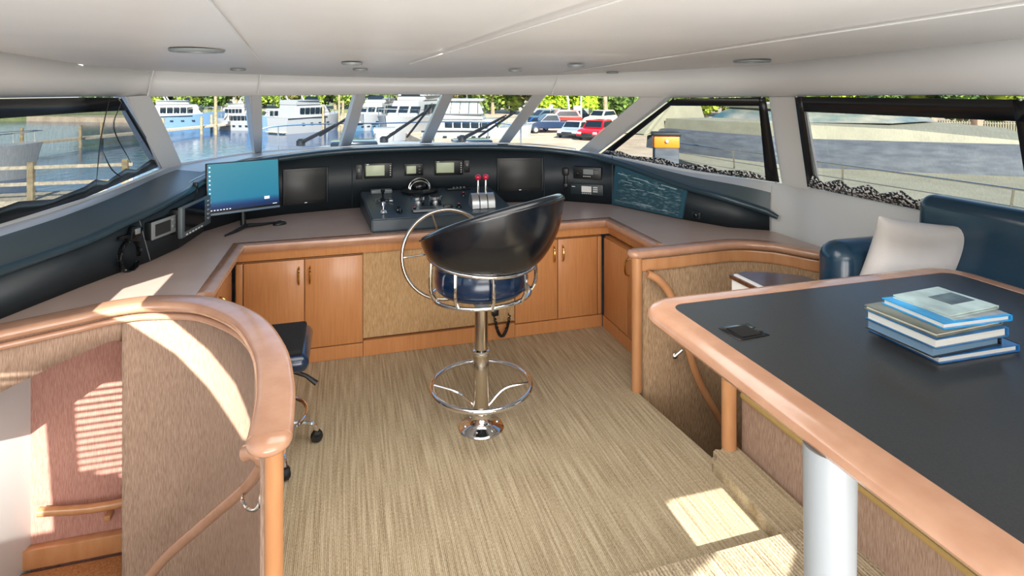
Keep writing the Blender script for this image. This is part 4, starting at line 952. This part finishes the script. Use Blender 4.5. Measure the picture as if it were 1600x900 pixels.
for a, c in (((52, 76, 30), (150, 168, 62)), ((36, 58, 30), (104, 130, 58)), ((96, 128, 24), (176, 200, 58)), ((60, 66, 34), (140, 134, 76))): leafm.append(pm('foliage%d' % len(leafm), a, .8, col2=c, nscale=.9, detail=6, contrast=(.35, .65), spec=.2))
quay = P(840, 226, GZ)
qp = [(quay.x-8, quay.y+6), (quay.x-10, 75), (-60, 110), (-160, 150), (200, 200), (200, -40), (13, -40), (13, 22)]
tag(MB().prism(qp, GZ-2, GZ).build('quay', 'asphalt', smooth=False), 'tan paved quay and parking area on the right', 'pavement'); bpy.data.objects['quay']['kind'] = 'structure'; 
bank = [(-160, 92), (-60, 96), (-18, 96), (-6, 90), (10, 90), (10, 130), (-160, 130)]
o = MB().prism([(-200, 104), (-40, 102), (4, 98), (4, 160), (-200, 160)], WZ-.5, GZ+.05).build('far_bank', pm('grassy bank', (92, 104, 58), .95, col2=(120, 124, 80), nscale=.5), smooth=False); o['kind'] = 'structure'
# --- trees
def tree_mesh(seed, mat, h=7.5, r=3.2, nl=2600, ls=.34):
    rn = random.Random(seed); b = MB(); cs_ = [(rn.uniform(-.5, .5)*r, rn.uniform(-.4, .4)*r, rn.uniform(.28, .85)*h, rn.uniform(.42, .7)*r) for _ in range(9)]
    for x, y, z, q in cs_: b.sphere((x, y, z), q*.8, 2, (1, 1, .8))
    for _ in range(nl):
        x, y, z, q = rn.choice(cs_); v = Vector((rn.gauss(0, 1), rn.gauss(0, 1), rn.gauss(0, 1))).normalized()*q*rn.uniform(.75, 1.1); v.z *= .85
        p = Vector((x, y, z))+v; a = Vector((rn.uniform(-1, 1), rn.uniform(-1, 1), rn.uniform(-1, 1))).normalized()*ls; c_ = a.cross(Vector((rn.uniform(-1, 1), rn.uniform(-1, 1), rn.uniform(-1, 1)))).normalized()*ls*.7
        b.b.faces.new([b.b.verts.new(p+a), b.b.verts.new(p+c_), b.b.verts.new(p-a), b.b.verts.new(p-c_)])
    return b
protos = []
for i in range(4):
    r0 = bpy.data.objects.new('shore_tree', None)
    f = tree_mesh(20+i, leafm[i]).build('foliage', leafm[i], smooth=False); tr0 = MB().tube([(0, 0, 0), (.1, .05, 2.2), (-.1, .1, 4)], [.28, .2, .12], 8).build('trunk', 'trunk')
    protos.append((f, tr0))
ti = [0]; first = [True]*4
def tree(x, y, z, k, s, label, group):
    r = bpy.data.objects.new('shore_tree', None); C.objects.link(r); r.location = (x, y, z); r.scale = (s, s, s); r.rotation_euler = (0, 0, random.uniform(0, 6)); tag(r, label, 'tree', group)
    for p in protos[k]:
        if first[k]: c = p
        else: c = p.copy(); C.objects.link(c)
        c.parent = r
    first[k] = False
random.seed(11)
for i, px in enumerate(range(150, 700, 22)):
    d = random.uniform(108, 118); q = D(px, 170, d)
    kk = (1, 0, 3, 0)[i % 4]
    tree(q.x, q.y, GZ, kk, random.uniform(.95, 1.25), 'dense green tree in the row on the far bank behind the moored boats', 'trees on the far bank')
for i, (px, d, k_, s) in enumerate(((770, 92, 0, 1.2), (800, 95, 0, 1.2), (828, 88, 3, 1.1), (855, 84, 2, .8), (878, 84, 2, .8), (900, 84, 2, .85), (922, 82, 2, .8), (940, 86, 0, 1.1), (962, 80, 1, 1.1), (985, 80, 1, 1.1), (1010, 84, 0, 1.1), (1036, 80, 1, 1.1), (1062, 82, 3, 1), (1095, 84, 0, 1.1), (1130, 84, 2, 1), (1170, 84, 1, 1.1), (745, 100, 0, 1.2), (715, 100, 3, 1.2), (1215, 80, 0, 1.1), (1265, 76, 1, 1.1), (1320, 72, 0, 1.0), (1380, 70, 1, 1.0), (1440, 70, 0, 1), (1500, 66, 1, 1), (1570, 64, 0, 1))):
    q = D(px, 170, d); tree(q.x, q.y, GZ, k_, s, ('green leafy tree standing behind the parking area', 'dark green tree standing behind the parked cars', 'bright yellow green bushy tree behind the parked pickup', 'olive brown tree at the edge of the parking area')[(0, 1, 2, 3)[k_]], 'trees behind the parking area')
# --- boats
def hull_mesh(L, Bm, fb, sheer=.5, z0=-.35, taper=.55, n=18):
    b = MB(); rows = []
    for i in range(n+1):
        f = i/n; x = -L/2+L*f; w_ = Bm/2*(1 if f < taper else math.sqrt(max(0, 1-((f-taper)/(1-taper))**2.2)))*(0.93+.07*min(1, f*3)); w_ = max(w_, .03)
        zt = fb+sheer*f**2; fl = .78 if f < .6 else .78-.35*(f-.6)/.4; xs = x-(.0 if f < .8 else (f-.8)*L*.25)
        rows.append([Vector((x, -w_, zt)), Vector((xs, -w_*fl, z0)), Vector((xs, 0, z0-.15)), Vector((xs, w_*fl, z0)), Vector((x, w_, zt))])
    V = b.grid(rows); b.b.faces.new(V[0])
    for i in range(n): b.b.faces.new((V[i][0], V[i+1][0], V[i+1][4], V[i][4]))
    return b
def tbox(x0, x1, w0, w1, z0, z1, ra=0, rb=0):   # box with raked ends: ra aft, rb bow; w0 bottom, w1 top
    b = MB(); lo = [(x0, -w0/2, z0), (x1, -w0/2*.9, z0), (x1, w0/2*.9, z0), (x0, w0/2, z0)]; hi = [(x0+ra, -w1/2, z1), (x1-rb, -w1/2*.85, z1), (x1-rb, w1/2*.85, z1), (x0+ra, w1/2, z1)]
    V = b.grid([lo, hi], True); b.b.faces.new(V[0][::-1]); b.b.faces.new(V[1]); bmesh.ops.bevel(b.b, geom=b.b.edges[:], offset=.06, segments=2, affect='EDGES'); return b
def railing(par, L, Bm, z, x0=-.1, n=9, h=.65):
    b = MB(); pts = []
    for k in range(n+1):
        f = .55+.45*k/n; w_ = Bm/2*math.sqrt(max(0, 1-((f-.55)/.45)**2.2)); pts.append((-L/2+L*f, w_*.95, z+.4*f*f))
    full = [(x, y, zz+h) for x, y, zz in pts]+[(x, -y, zz+h) for x, y, zz in pts[::-1]]
    b.tube(full, .025, 5)
    for x, y, zz in pts[::2]:
        for s in (1, -1): b.tube([(x, s*y, zz), (x, s*y, zz+h)], .02, 5)
    b.build('railing', 'chrome', par)
def motor_yacht(name, label, px, py, L, Bm, head, fb=1.4, cab=1.9, fly=True, hullm='gel', stripe=None, arch=True, cat='boat', scale=1, enclosed=False, railing_=True):
    q = P(px, py, WZ); t = thing(name, label, cat, q, head); t.scale = (scale,)*3
    hull_mesh(L, Bm, fb).build('hull', hullm, t, angle=35)
    MB().sweep([(-L/2+.02, -Bm/2*.93-.03, fb-.05), (0, -Bm/2-.03, fb-.02), (L*.1, -Bm/2-.02, fb)], [(-.03, -.05), (.03, -.05), (.03, .05), (-.03, .05)]).build('rub_rail', stripe or 'tint', t)
    tbox(-L*.36, L*.24, Bm*.82, Bm*.7, fb-.05, fb+cab*.62, .1, L*.10).build('cabin', 'gel', t)
    wz = fb+cab*.32
    pg = MB()
    for k in range(4):
        for s in (1, -1): pg.box((-L*.28+L*.13*k, s*(Bm/2+.0), fb*.62), (.34, .06, .16), bev=.02)
    pg.build('portholes', 'tint', t)
    MB().box((-L/2-.12, 0, .18), (.5, Bm*.8, .1), bev=.03).build('swim_platform', 'dock_wood', t)
    g = MB(); nn = 5
    for k in range(nn):
        xx = -L*.29+L*.40*k/nn
        for s in (1, -1): g.box((xx+L*.035, s*Bm*.385, wz), (L*.068, .06, cab*.34), bev=.01, rx=-s*.09)
    for y_ in (-.27, 0, .27): g.box((L*.185, y_*Bm, wz), (.08, Bm*.22, cab*.26), ry=-.55)
    for y_ in (-.2, .2): g.box((-L*.345, y_*Bm, wz-.05), (.06, Bm*.26, cab*.34))
    g.build('cabin_windows', 'tint', t)
    if fly:
        tbox(-L*.34, L*.06, Bm*.74, Bm*.8, fb+cab*.62, fb+cab*.62+.55, 0, .3).build('flybridge', 'gel', t)
        tbox(L*.0, L*.06, Bm*.55, Bm*.5, fb+cab*.62+.5, fb+cab*.62+.95, .2, .1).build('flybridge_screen', 'tint', t)
        MB().box((-L*.14, 0, fb+cab*.62+.5), (L*.38, Bm*.82, .08), bev=.02).build('flybridge_coaming', pm('grey vinyl %s' % label[:9], (92, 98, 104), .6), t)
    if arch:
        h0 = fb+cab*.62+(.5 if fly else 0); MB().tube([(-L*.22, -Bm*.36, h0), (-L*.27, -Bm*.33, h0+.9), (-L*.28, 0, h0+1.05), (-L*.27, Bm*.33, h0+.9), (-L*.22, Bm*.36, h0)], .09, 8).build('radar_arch', 'gel', t)
    if enclosed:
        h0 = fb+cab*.62+.5; tbox(-L*.33, L*.06, Bm*.7, Bm*.6, h0, h0+1.1, .1, .5).build('enclosure', pm('clear enclosure', (130, 146, 150), .15, col2=(180, 188, 180), nscale=1.2), t)
        tbox(-L*.36, L*.06, Bm*.78, Bm*.76, h0+1.1, h0+1.28).build('hardtop', 'gel', t)
        g = MB()
        for k in range(5):
            for s in (1, -1): g.tube([(-L*.33+L*.085*k, s*Bm*.355, h0), (-L*.31+L*.08*k, s*Bm*.305, h0+1.1)], .035, 5)
        g.build('enclosure_frames', 'rubber', t)
    if railing_: railing(t, L, Bm, fb+.1)
    MB().tube([(-L*.1, .3, fb+cab*.62), (-L*.12, .3, fb+cab*.62+2.6)], .025, 5).build('antenna', 'gel', t)
    return t
H_ = lambda deg: math.radians(deg)
motor_yacht('motor_yacht', 'pale blue hulled cabin cruiser behind the pier at the left', 290, 199, 9, 3.3, H_(8), hullm='gel_blue', fb=1.5, cab=2.2)
motor_yacht('sport_boat', 'small white boat with arch moored beside the tall piling', 374, 203, 6.2, 2.5, H_(155), fb=.9, cab=1.7, arch=True, fly=False)
motor_yacht('sport_boat', 'small white cruiser farther back between the blue yacht and first pillar', 362, 190, 6, 2.4, H_(170), fb=1.0, cab=1.8)
motor_yacht('motor_yacht', 'blue hulled boat partly hidden just right of the second pillar', 428, 204, 6, 2.6, H_(195), hullm='gel_blue', fb=1.5, cab=1.7, fly=False)
motor_yacht('motor_yacht', 'white flybridge yacht seen from its stern in the second pane', 484, 205, 8.6, 3.9, H_(42), fb=1.7, cab=2.2)
motor_yacht('trawler', 'white trawler with bright blue bimini beside the third pillar', 588, 200, 10, 3.8, H_(250), fb=1.5, cab=2.6, arch=False)
q = P(588, 200, WZ)
tr = thing('bimini_canopy', 'bright blue canvas bimini over the trawler upper deck', 'canopy', (q.x, q.y, WZ+4.2))
MB().box((0, 0, .38), (3.6, 2.4, .3), bev=.12).build('canvas', 'canvas_blue', tr)
for sx_ in (-1, 1):
    for sy_ in (-1, 1): MB().tube([(1.5*sx_, 1.0*sy_, -.9), (1.5*sx_, 1.0*sy_, .3)], .03, 6).build('support', 'chrome', tr)
motor_yacht('skiff', 'small teal hulled skiff tied in front of the trawler', 583, 203, 5, 2, H_(10), fb=.8, cab=.6, fly=False, arch=False, hullm='canvas_teal', railing_=False)
motor_yacht('motor_yacht', 'large white yacht with blue stripe in the middle windscreen pane', 646, 213, 12, 4.6, H_(238), fb=1.9, cab=2.9, stripe='stripe_blue', enclosed=True)
motor_yacht('sport_yacht', 'white cruiser with clear enclosure and hardtop in the fourth pane', 748, 226, 9.5, 3.9, H_(-20), fb=1.35, cab=1.5, enclosed=True, arch=False)
# covered dinghy
q = P(742, 238, WZ+.6)
t = thing('covered_dinghy', 'small boat under slate blue canvas cover in front of white cruiser', 'boat', q-Vector((0, 0, .6)), H_(-10))
hull_mesh(4.2, 1.8, .8).build('hull', 'gel', t, angle=35)
b = MB(); b.sphere((0, 0, .75), 1, 3, (1.9, .85, .55)); b.build('canvas_cover', 'canvas_teal', t)
# --- pier
t = thing('pier', 'weathered wooden pier on pilings crossing the left windscreen pane', 'pier', P(300, 205, WZ))
A = P(225, 206, WZ+.75); B = P(352, 194, WZ+.75); B2 = B+(B-A)*.5
dirv = (B2-A).normalized(); nv = Vector((-dirv.y, dirv.x, 0)); A2 = A-dirv*25
b = MB(); b.prism([tuple((A2-nv*.7)[:2]), tuple((B2-nv*.7)[:2]), tuple((B2+nv*.7)[:2]), tuple((A2+nv*.7)[:2])], WZ+.62, WZ+.8); wp(b, 'deck', 'dock_wood', t, smooth=False)
for k in range(13):
    p = A2.lerp(B2, k/12)+nv*(-.8 if k % 2 else .8)
    wp(MB().tube([(p.x, p.y, WZ-.5), (p.x, p.y, WZ+1.9)], .14, 8), 'piling', 'pile', t)
q = P(337, 211, WZ); tag(MB().tube([(q.x, q.y, WZ-.5), (q.x, q.y, 1.6)], .16, 8).build('mooring_pile', 'pile'), 'tall yellow brown mooring pile standing past the end of the pier', 'post')
for i, (px, py, hh) in enumerate(((505, 208, 2.6), (536, 214, 3.2), (530, 205, 4.4))):
    q = P(px, py, WZ); tag(MB().tube([(q.x, q.y, WZ-.5), (q.x, q.y, WZ+hh+.5)], .12, 8).build('mooring_pile', 'pile'), ('short mooring pile in the water beside the white flybridge yacht', 'mooring pile nearest the third windscreen pillar', 'tall mooring pile behind the third windscreen pillar')[i], 'post')
# left-side dock seen through the dark screen
t = thing('finger_dock', 'wooden dock with white rails seen through left mesh screen', 'dock', (-16, 20, WZ))
wp(MB().box((-16, 26, WZ+.9), (16, 2.0, .2)), 'deck', 'dock_wood', t, smooth=False)
for k in range(6): wp(MB().tube([(-23+3*k, 25, WZ-.5), (-23+3*k, 25, WZ+2.4)], .13, 8), 'piling', 'pile', t)
for zz in (1.6, 2.2): wp(MB().box((-15.5, 25, WZ+zz), (15.5, .08, .12)), 'handrail', 'dock_wood', t, smooth=False)
q = Vector((-26, 34, WZ)); t = motor_yacht('motor_yacht', 'grey toned cruiser seen through the left mesh screen', 60, 240, 11, 3.6, H_(10), fb=1.5); t.location = (-22, 38, WZ)
# --- cars
def car(name, label, px, py, head, colr, L=4.5, Wd=1.85, Hh=1.5, kind='suv', cat='car', metal=.3):
    q = P(px, py, GZ); t = thing(name, label, cat, q, head)
    pc_ = pm(label[:20], colr, .2, metal=metal, coat=.6); h2 = Hh*.56
    if kind == 'suv': low = [(-L/2, .35), (-L/2, h2*1.05), (-L*.46, h2*1.1), (L*.2, h2*1.1), (L*.44, h2*.95), (L/2, h2*.75), (L/2, .35)]; top = [(-L*.47, h2*1.08), (-L*.40, Hh), (L*.06, Hh), (L*.22, h2*1.08)]
    elif kind == 'sedan': low = [(-L/2, .3), (-L/2, h2), (-L*.3, h2*1.08), (L*.2, h2*1.08), (L*.46, h2*.85), (L/2, h2*.6), (L/2, .3)]; top = [(-L*.36, h2*1.05), (-L*.2, Hh), (L*.04, Hh), (L*.22, h2*1.05)]
    else: low = [(-L/2, .45), (-L/2, h2*1.08), (L*.24, h2*1.1), (L*.46, h2*1.02), (L/2, h2*.85), (L/2, .45)]; top = [(-L*.10, h2*1.08), (-L*.06, Hh), (L*.12, Hh), (L*.24, h2*1.08)]
    def ext(pts, w0, w1=None):
        w1 = w1 or w0; b = MB(); zs = [p[1] for p in pts]; z0, z1 = min(zs), max(zs)
        wf = lambda z: w0+(w1-w0)*(z-z0)/(z1-z0)
        V = b.grid([[Vector((x, -wf(z)/2, z)) for x, z in pts], [Vector((x, wf(z)/2, z)) for x, z in pts]], True); b.b.faces.new(V[0][::-1]); b.b.faces.new(V[1]); return b
    b = ext(low, Wd); bmesh.ops.bevel(b.b, geom=b.b.edges[:], offset=.07, segments=2, affect='EDGES'); b.build('body', pc_, t, angle=30)
    b = ext(top, Wd*.97, Wd*.76); bmesh.ops.bevel(b.b, geom=b.b.edges[:], offset=.05, segments=2, affect='EDGES'); b.build('roof', pc_, t, angle=30)
    def shr(pts, k, dz=0): cx = sum(p[0] for p in pts)/4; cz = sum(p[1] for p in pts)/4; return [(cx+(x-cx)*k, cz+(z-cz)*.68) for x, z in pts]
    ext(shr(top, .86), Wd*.975, Wd*.83).build('side_windows', 'tint', t, smooth=False)
    fx0, fz0, fx1, fz1 = top[3][0], top[3][1], top[2][0], top[2][1]
    for (xa, za, xb2, zb2, nm) in ((fx0, fz0, fx1, fz1, 'windscreen'), (top[0][0], top[0][1], top[1][0], top[1][1], 'rear_window')):
        sgn = 1 if nm == 'windscreen' else -1
        MB().poly([(xa+sgn*.02+(xb2-xa)*.12, -Wd*.4, za+(zb2-za)*.12+.02), (xa+sgn*.02+(xb2-xa)*.12, Wd*.4, za+(zb2-za)*.12+.02), (xa+sgn*.02+(xb2-xa)*.88, Wd*.35, za+(zb2-za)*.88+.02), (xa+sgn*.02+(xb2-xa)*.88, -Wd*.35, za+(zb2-za)*.88+.02)]).build(nm, 'tint', t, smooth=False, thick=.02)
    for x in (-L*.31, L*.31):
        for s in (-1, 1):
            wl = MB().lathe([(0, -.1), (.27, -.1), (.34, -.06), (.34, .06), (.27, .1), (0, .1)], n=18, mat=Matrix.Translation((x, s*(Wd/2-.08), .34)) @ Matrix.Rotation(PI/2, 4, 'X')).build('wheel', 'rubber', t)
            MB().lathe([(0, -.115), (.19, -.11), (.2, 0), (.19, .11), (0, .115)], n=14, mat=Matrix.Translation((x, s*(Wd/2-.08), .34)) @ Matrix.Rotation(PI/2, 4, 'X')).build('hubcap', 'silver', wl)
    for s in (-1, 1):
        MB().box((L/2-.03, s*Wd*.36, h2*.72), (.1, .34, .16), bev=.03).build('headlight', 'paper', t)
        MB().box((-L/2+.02, s*Wd*.42, h2*.85), (.08, .16, .26), bev=.02).build('tail_light', 'red_knob', t)
    MB().box((L/2, 0, h2*.62), (.06, Wd*.5, .2), bev=.02).build('grille', 'rubber', t)
    MB().box((L/2, 0, .38), (.14, Wd*.95, .16), bev=.04).build('bumper', 'rubber', t)
    if kind == 'truck': MB().box((-L*.3, 0, h2*1.1), (L*.36, Wd*.8, .06)).build('bed', 'rubber', t)
    return t
car('pickup_truck', 'dark blue pickup truck parked sideways in the fifth windscreen pane', 863, 207, H_(174), (36, 52, 78), 5.9, 1.95, 1.8, 'truck')
car('car', 'bright red van parked behind the blue pickup truck', 874, 199, H_(172), (214, 30, 24), 4.6, 1.9, 1.9, 'suv')
car('car', 'black boxy SUV parked right of the red van', 902, 193, H_(10), (20, 24, 30), 4.7, 1.9, 1.85, 'suv')
car('car', 'cream coloured SUV parked behind the crimson car', 938, 196, H_(215), (206, 196, 172), 4.7, 1.9, 1.75, 'suv', metal=.1)
car('car', 'crimson SUV facing the marina just left of sixth pillar', 932, 217, H_(225), (190, 20, 34), 4.5, 1.9, 1.6, 'suv')
car('car', 'silver sedan with white plate left of the crimson SUV', 897, 214, H_(228), (170, 184, 200), 3.9, 1.8, 1.4, 'sedan')
car('car', 'navy blue sedan behind the pickup seen beside fifth pillar', 828, 205, H_(200), (30, 74, 128), 4.3, 1.8, 1.45, 'sedan')
car('car', 'dark blue car by the fence in the far right window', 1446, 216, H_(170), (22, 44, 92), 4.4, 1.8, 1.45, 'sedan')
car('car', 'dark parked car behind pickup and van near the fence', 848, 192, H_(188), (70, 88, 100), 4.5, 1.85, 1.6, 'suv')
# parking furniture
for i, (x0, y0, x1, y1, r, lab) in enumerate(((884, 148, 892, 172, .14, 'white leaning palm trunk behind the red van'), (908, 148, 908, 172, .12, 'white upright pole behind the black SUV'), (944, 148, 948, 174, .25, 'grey brown tree trunk behind the cream SUV'))):
    d = 66; A, B = D(x0, y0-20, d), D(x1, y1+14, d); B.z = GZ
    tag(MB().tube([B, A], r, 8).build('palm_trunk' if i != 1 else 'light_pole', ('gel', 'gel', 'trunk')[i]), lab, 'tree' if i != 1 else 'pole')
def signbox(px, py, w_, h_, lab, d=64):
    q = D(px, py, d); t = thing('notice_board', lab, 'sign', (q.x, q.y, GZ), -YAW*0)
    MB().box((0, 0, q.z-GZ), (w_, .12, h_), bev=.02).build('board', 'gel', t); MB().tube([(0, .1, 0), (0, .1, q.z-GZ)], .06, 6).build('pole', 'chrome', t)
signbox(902, 169, .95, .6, 'white notice board between the palm trunk and light pole'); signbox(861, 167, .45, .5, 'small white notice board above the pickup')
t = thing('picket_fence', 'pale picket fence with masonry columns in the far right window', 'fence', (40, 34, GZ))
A, B = D(1200, 150, 48), D(1600, 150, 42); A.z = B.z = GZ
for k in range(7):
    p = A.lerp(B, k/6); wp(MB().box((p.x, p.y, GZ+1.1), (.6, .6, 2.2), bev=.04), 'column', pm('masonry%d' % k, (150, 124, 106), .9), t)
b = MB()
for k in range(110): p = A.lerp(B, k/109); b.box((p.x, p.y, GZ+1.0), (.09, .09, 1.7))
for zz in (.3, 1.7): b.tube([A+Vector((0, 0, zz)), B+Vector((0, 0, zz))], .05, 5)
wp(b, 'pickets', 'gel_cream', t, smooth=False)
t2 = thing('picket_fence', 'low white picket fence below the yellow green bushes', 'fence', D(880, 160, 72))
A, B = D(835, 150, 72), D(925, 150, 70); A.z = B.z = GZ; b = MB()
for k in range(60): p = A.lerp(B, k/59); b.box((p.x, p.y, GZ+.9), (.08, .05, 1.7))
for zz in (.4, 1.5): b.tube([A+Vector((0, 0, zz)), B+Vector((0, 0, zz))], .05, 5)
wp(b, 'pickets', 'gel', t2, smooth=False)
#--- own foredeck
t = thing('foredeck', 'white foredeck of this yacht just outside the windscreen', 'deck', (.6, 8, 1.0))
rows = []
for f, w_, z in ((5.9, 1.6, 1.16), (6.6, 1.75, 1.15), (7.6, 1.72, 1.10), (8.8, 1.5, 1.02), (10, 1.05, .92), (10.9, .5, .82)):
    rows.append([Vector((.62+w_*s, f-.25*abs(s)**3*2, z-.06*abs(s)**2-(0 if abs(s) < 1.01 else .0)-(.55 if abs(s) > 1.15 else 0))) for s in (-1.25, -1, -.6, -.2, .2, .6, 1, 1.25)])
b = MB(); b.grid(rows); wp(b, 'coachroof', 'gel', t, angle=60)
wp(MB().box((.1, 7.4, 1.15), (.55, .5, .06), bev=.02), 'hatch', 'tint', t); wp(MB().box((1.5, 7.0, 1.17), (.45, .4, .05), bev=.02), 'hatch', 'tint', t)
b = MB(); pts = smoothpath([(-1.0, 7.2, 1.34), (-.9, 8.6, 1.3), (-.3, 10.2, 1.22), (.62, 11.2, 1.15), (1.5, 10.2, 1.22), (2.1, 8.6, 1.3), (2.2, 7.2, 1.34)], 5); b.tube(pts, .014, 6)
for p in pts[::5]: b.tube([p, p-Vector((0, 0, .5))], .011, 6)
wp(b, 'bow_rail', 'chrome', t)
wp(MB().box((.62, 9.9, 1.0), (.3, .4, .16), bev=.05).tube([(.45, 9.9, 1.1), (.8, 9.9, 1.1)], .07, 10), 'windlass', 'silver', t)
# wipers
def wiper(lab, base, mid, b0, b1, d):
    A = D(*base, d+.16); Bp = D(*mid, d-.25); t = thing('windscreen_wiper', lab, 'wiper', A, 0, 'windscreen wipers')
    wp(MB().tube([A, Bp], [.022, .012], 8), 'arm', 'rubber', t); wp(MB().tube([A+Vector((.05, 0, .02)), Bp+Vector((.02, 0, .012))], .007, 6), 'arm_rod', 'rubber', t)
    wp(MB().tube([D(*b0, d+.14), D(*b1, d-.4)], .012, 6), 'blade', 'rubber', t); wp(MB().lathe([(.045, -.03), (.045, .02), (.02, .04), (0, .04)], A), 'pivot', 'black', t)
wiper('black wiper in the second pane, left of third pillar', (470, 223), (541, 187), (500, 212), (545, 183), 5.7)
wiper('black wiper crossing the middle pane with long blade', (600, 218), (664, 175), (636, 214), (675, 163), 5.95)
wiper('black wiper in the fourth pane before the fifth pillar', (722, 217), (788, 182), (748, 214), (806, 174), 5.9)
#--- neighbouring boat on the right
t = thing('neighbour_yacht', 'large cream yacht moored alongside, filling the right windows', 'boat', (7, 6, WZ))
def wq(mb, n, m, **k): return wp(mb, n, m, t, **k)
wq(MB().prism([(5.2, -2), (5.3, 6), (5.7, 9.2), (6.5, 11.2), (13, 11.2), (13, -2)], WZ, .56), 'hull', 'gel_cream', smooth=False)
cv = [(6.1, 10.9), (6.4, 9.4), (7.05, 7.5), (8.5, 6.4), (10.6, 5.0), (12.6, 5.6), (12.6, 10.9)]
b = MB(); V = b.grid([[Vector((x, y, .56)) for x, y in cv], [Vector((x+.05, y+.05, .80+.05*math.sin(k*2))) for k, (x, y) in enumerate(cv)], [Vector((x+.25*(9.5-x)*.3, y+.25*(8.5-y)*.3, .97)) for x, y in cv]], True); b.b.faces.new(V[-1])
wq(b, 'canvas_cover', 'canvas_grey', angle=60)
b = MB(); lo__ = [(6.5, 10.9), (6.9, 9.3), (7.5, 7.9), (8.6, 7.1), (10.3, 5.9), (11.5, 7.5), (11.5, 10.9)]; zt_ = (1.17, 1.19, 1.20, 1.16, .98, 1.10, 1.2)
V = b.grid([[Vector((x, y, .9)) for x, y in lo__], [Vector((x+.02*(9-x), y+.02*(9-y), z)) for (x, y), z in zip(lo__, zt_)]], True); b.b.faces.new(V[-1])
wq(b, 'bow_deck', 'gel_cream', angle=30)
b = MB(); V = b.grid([[Vector((x, y, 1.17)) for x, y in ((7.6, 10.8), (7.9, 9.2), (9.6, 8.2), (11.2, 8.6), (11.2, 10.8))], [Vector((x, y, 1.40)) for x, y in ((8.1, 10.8), (8.3, 9.6), (9.6, 8.8), (11.0, 9.0), (11.0, 10.8))]], True); b.b.faces.new(V[1]); wq(b, 'cabin_glass', pm('teal tinted glass', (58, 92, 96), .1, col2=(150, 146, 132), scale=(1, 1, 3), nscale=1.1), smooth=False)
wq(MB().prism([(8.0, 10.9), (8.2, 9.4), (9.6, 8.6), (11.2, 8.9), (11.2, 10.9)], 1.40, 1.5), 'hardtop', 'gel_cream', smooth=False)
wq(tbox(-1.3, 1.5, 1.0, .7, 0, .62, .1, 1.3).xf(Matrix.Translation((6.9, 11.6, .85)) @ Matrix.Rotation(math.radians(-150), 4, 'Z')), 'fore_cabin', 'gel_cream')
rp = [(5.6, 9.3, .86), (5.75, 7.6, .86), (6.0, 5.8, .86), (6.2, 4.0, .86), (6.3, 1.5, .86)]
b = MB(); b.tube(smoothpath(rp, 4), .012, 6)
for p in smoothpath(rp, 2)[::2]: b.tube([p, (p[0]+.1, p[1]+.1, .56)], .012, 6)
b.tube([(p[0]+.05, p[1], .68) for p in smoothpath(rp, 4)], .006, 5)
wq(b, 'railing', 'steel')
q = D(1040, 221, 9.8)
t = thing('dock_box', 'orange equipment box on a grey pedestal seen through the triangular window', 'box', q, -.4)
MB().box((0, 0, 0), (.42, .3, .20), bev=.02).build('body', pm('orange plastic', (232, 122, 18), .5), t); MB().box((0, 0, .13), (.46, .34, .06), bev=.015).build('lid', 'rubber', t); MB().tube([(0, -.16, .02), (0, -.18, .02)], .03, 10).build('latch', 'silver', t)
MB().box((0, 0, -1.9), (.4, .3, 3.6), bev=.02).build('stand', 'canvas_grey', t)
bpy.context.view_layer.update()
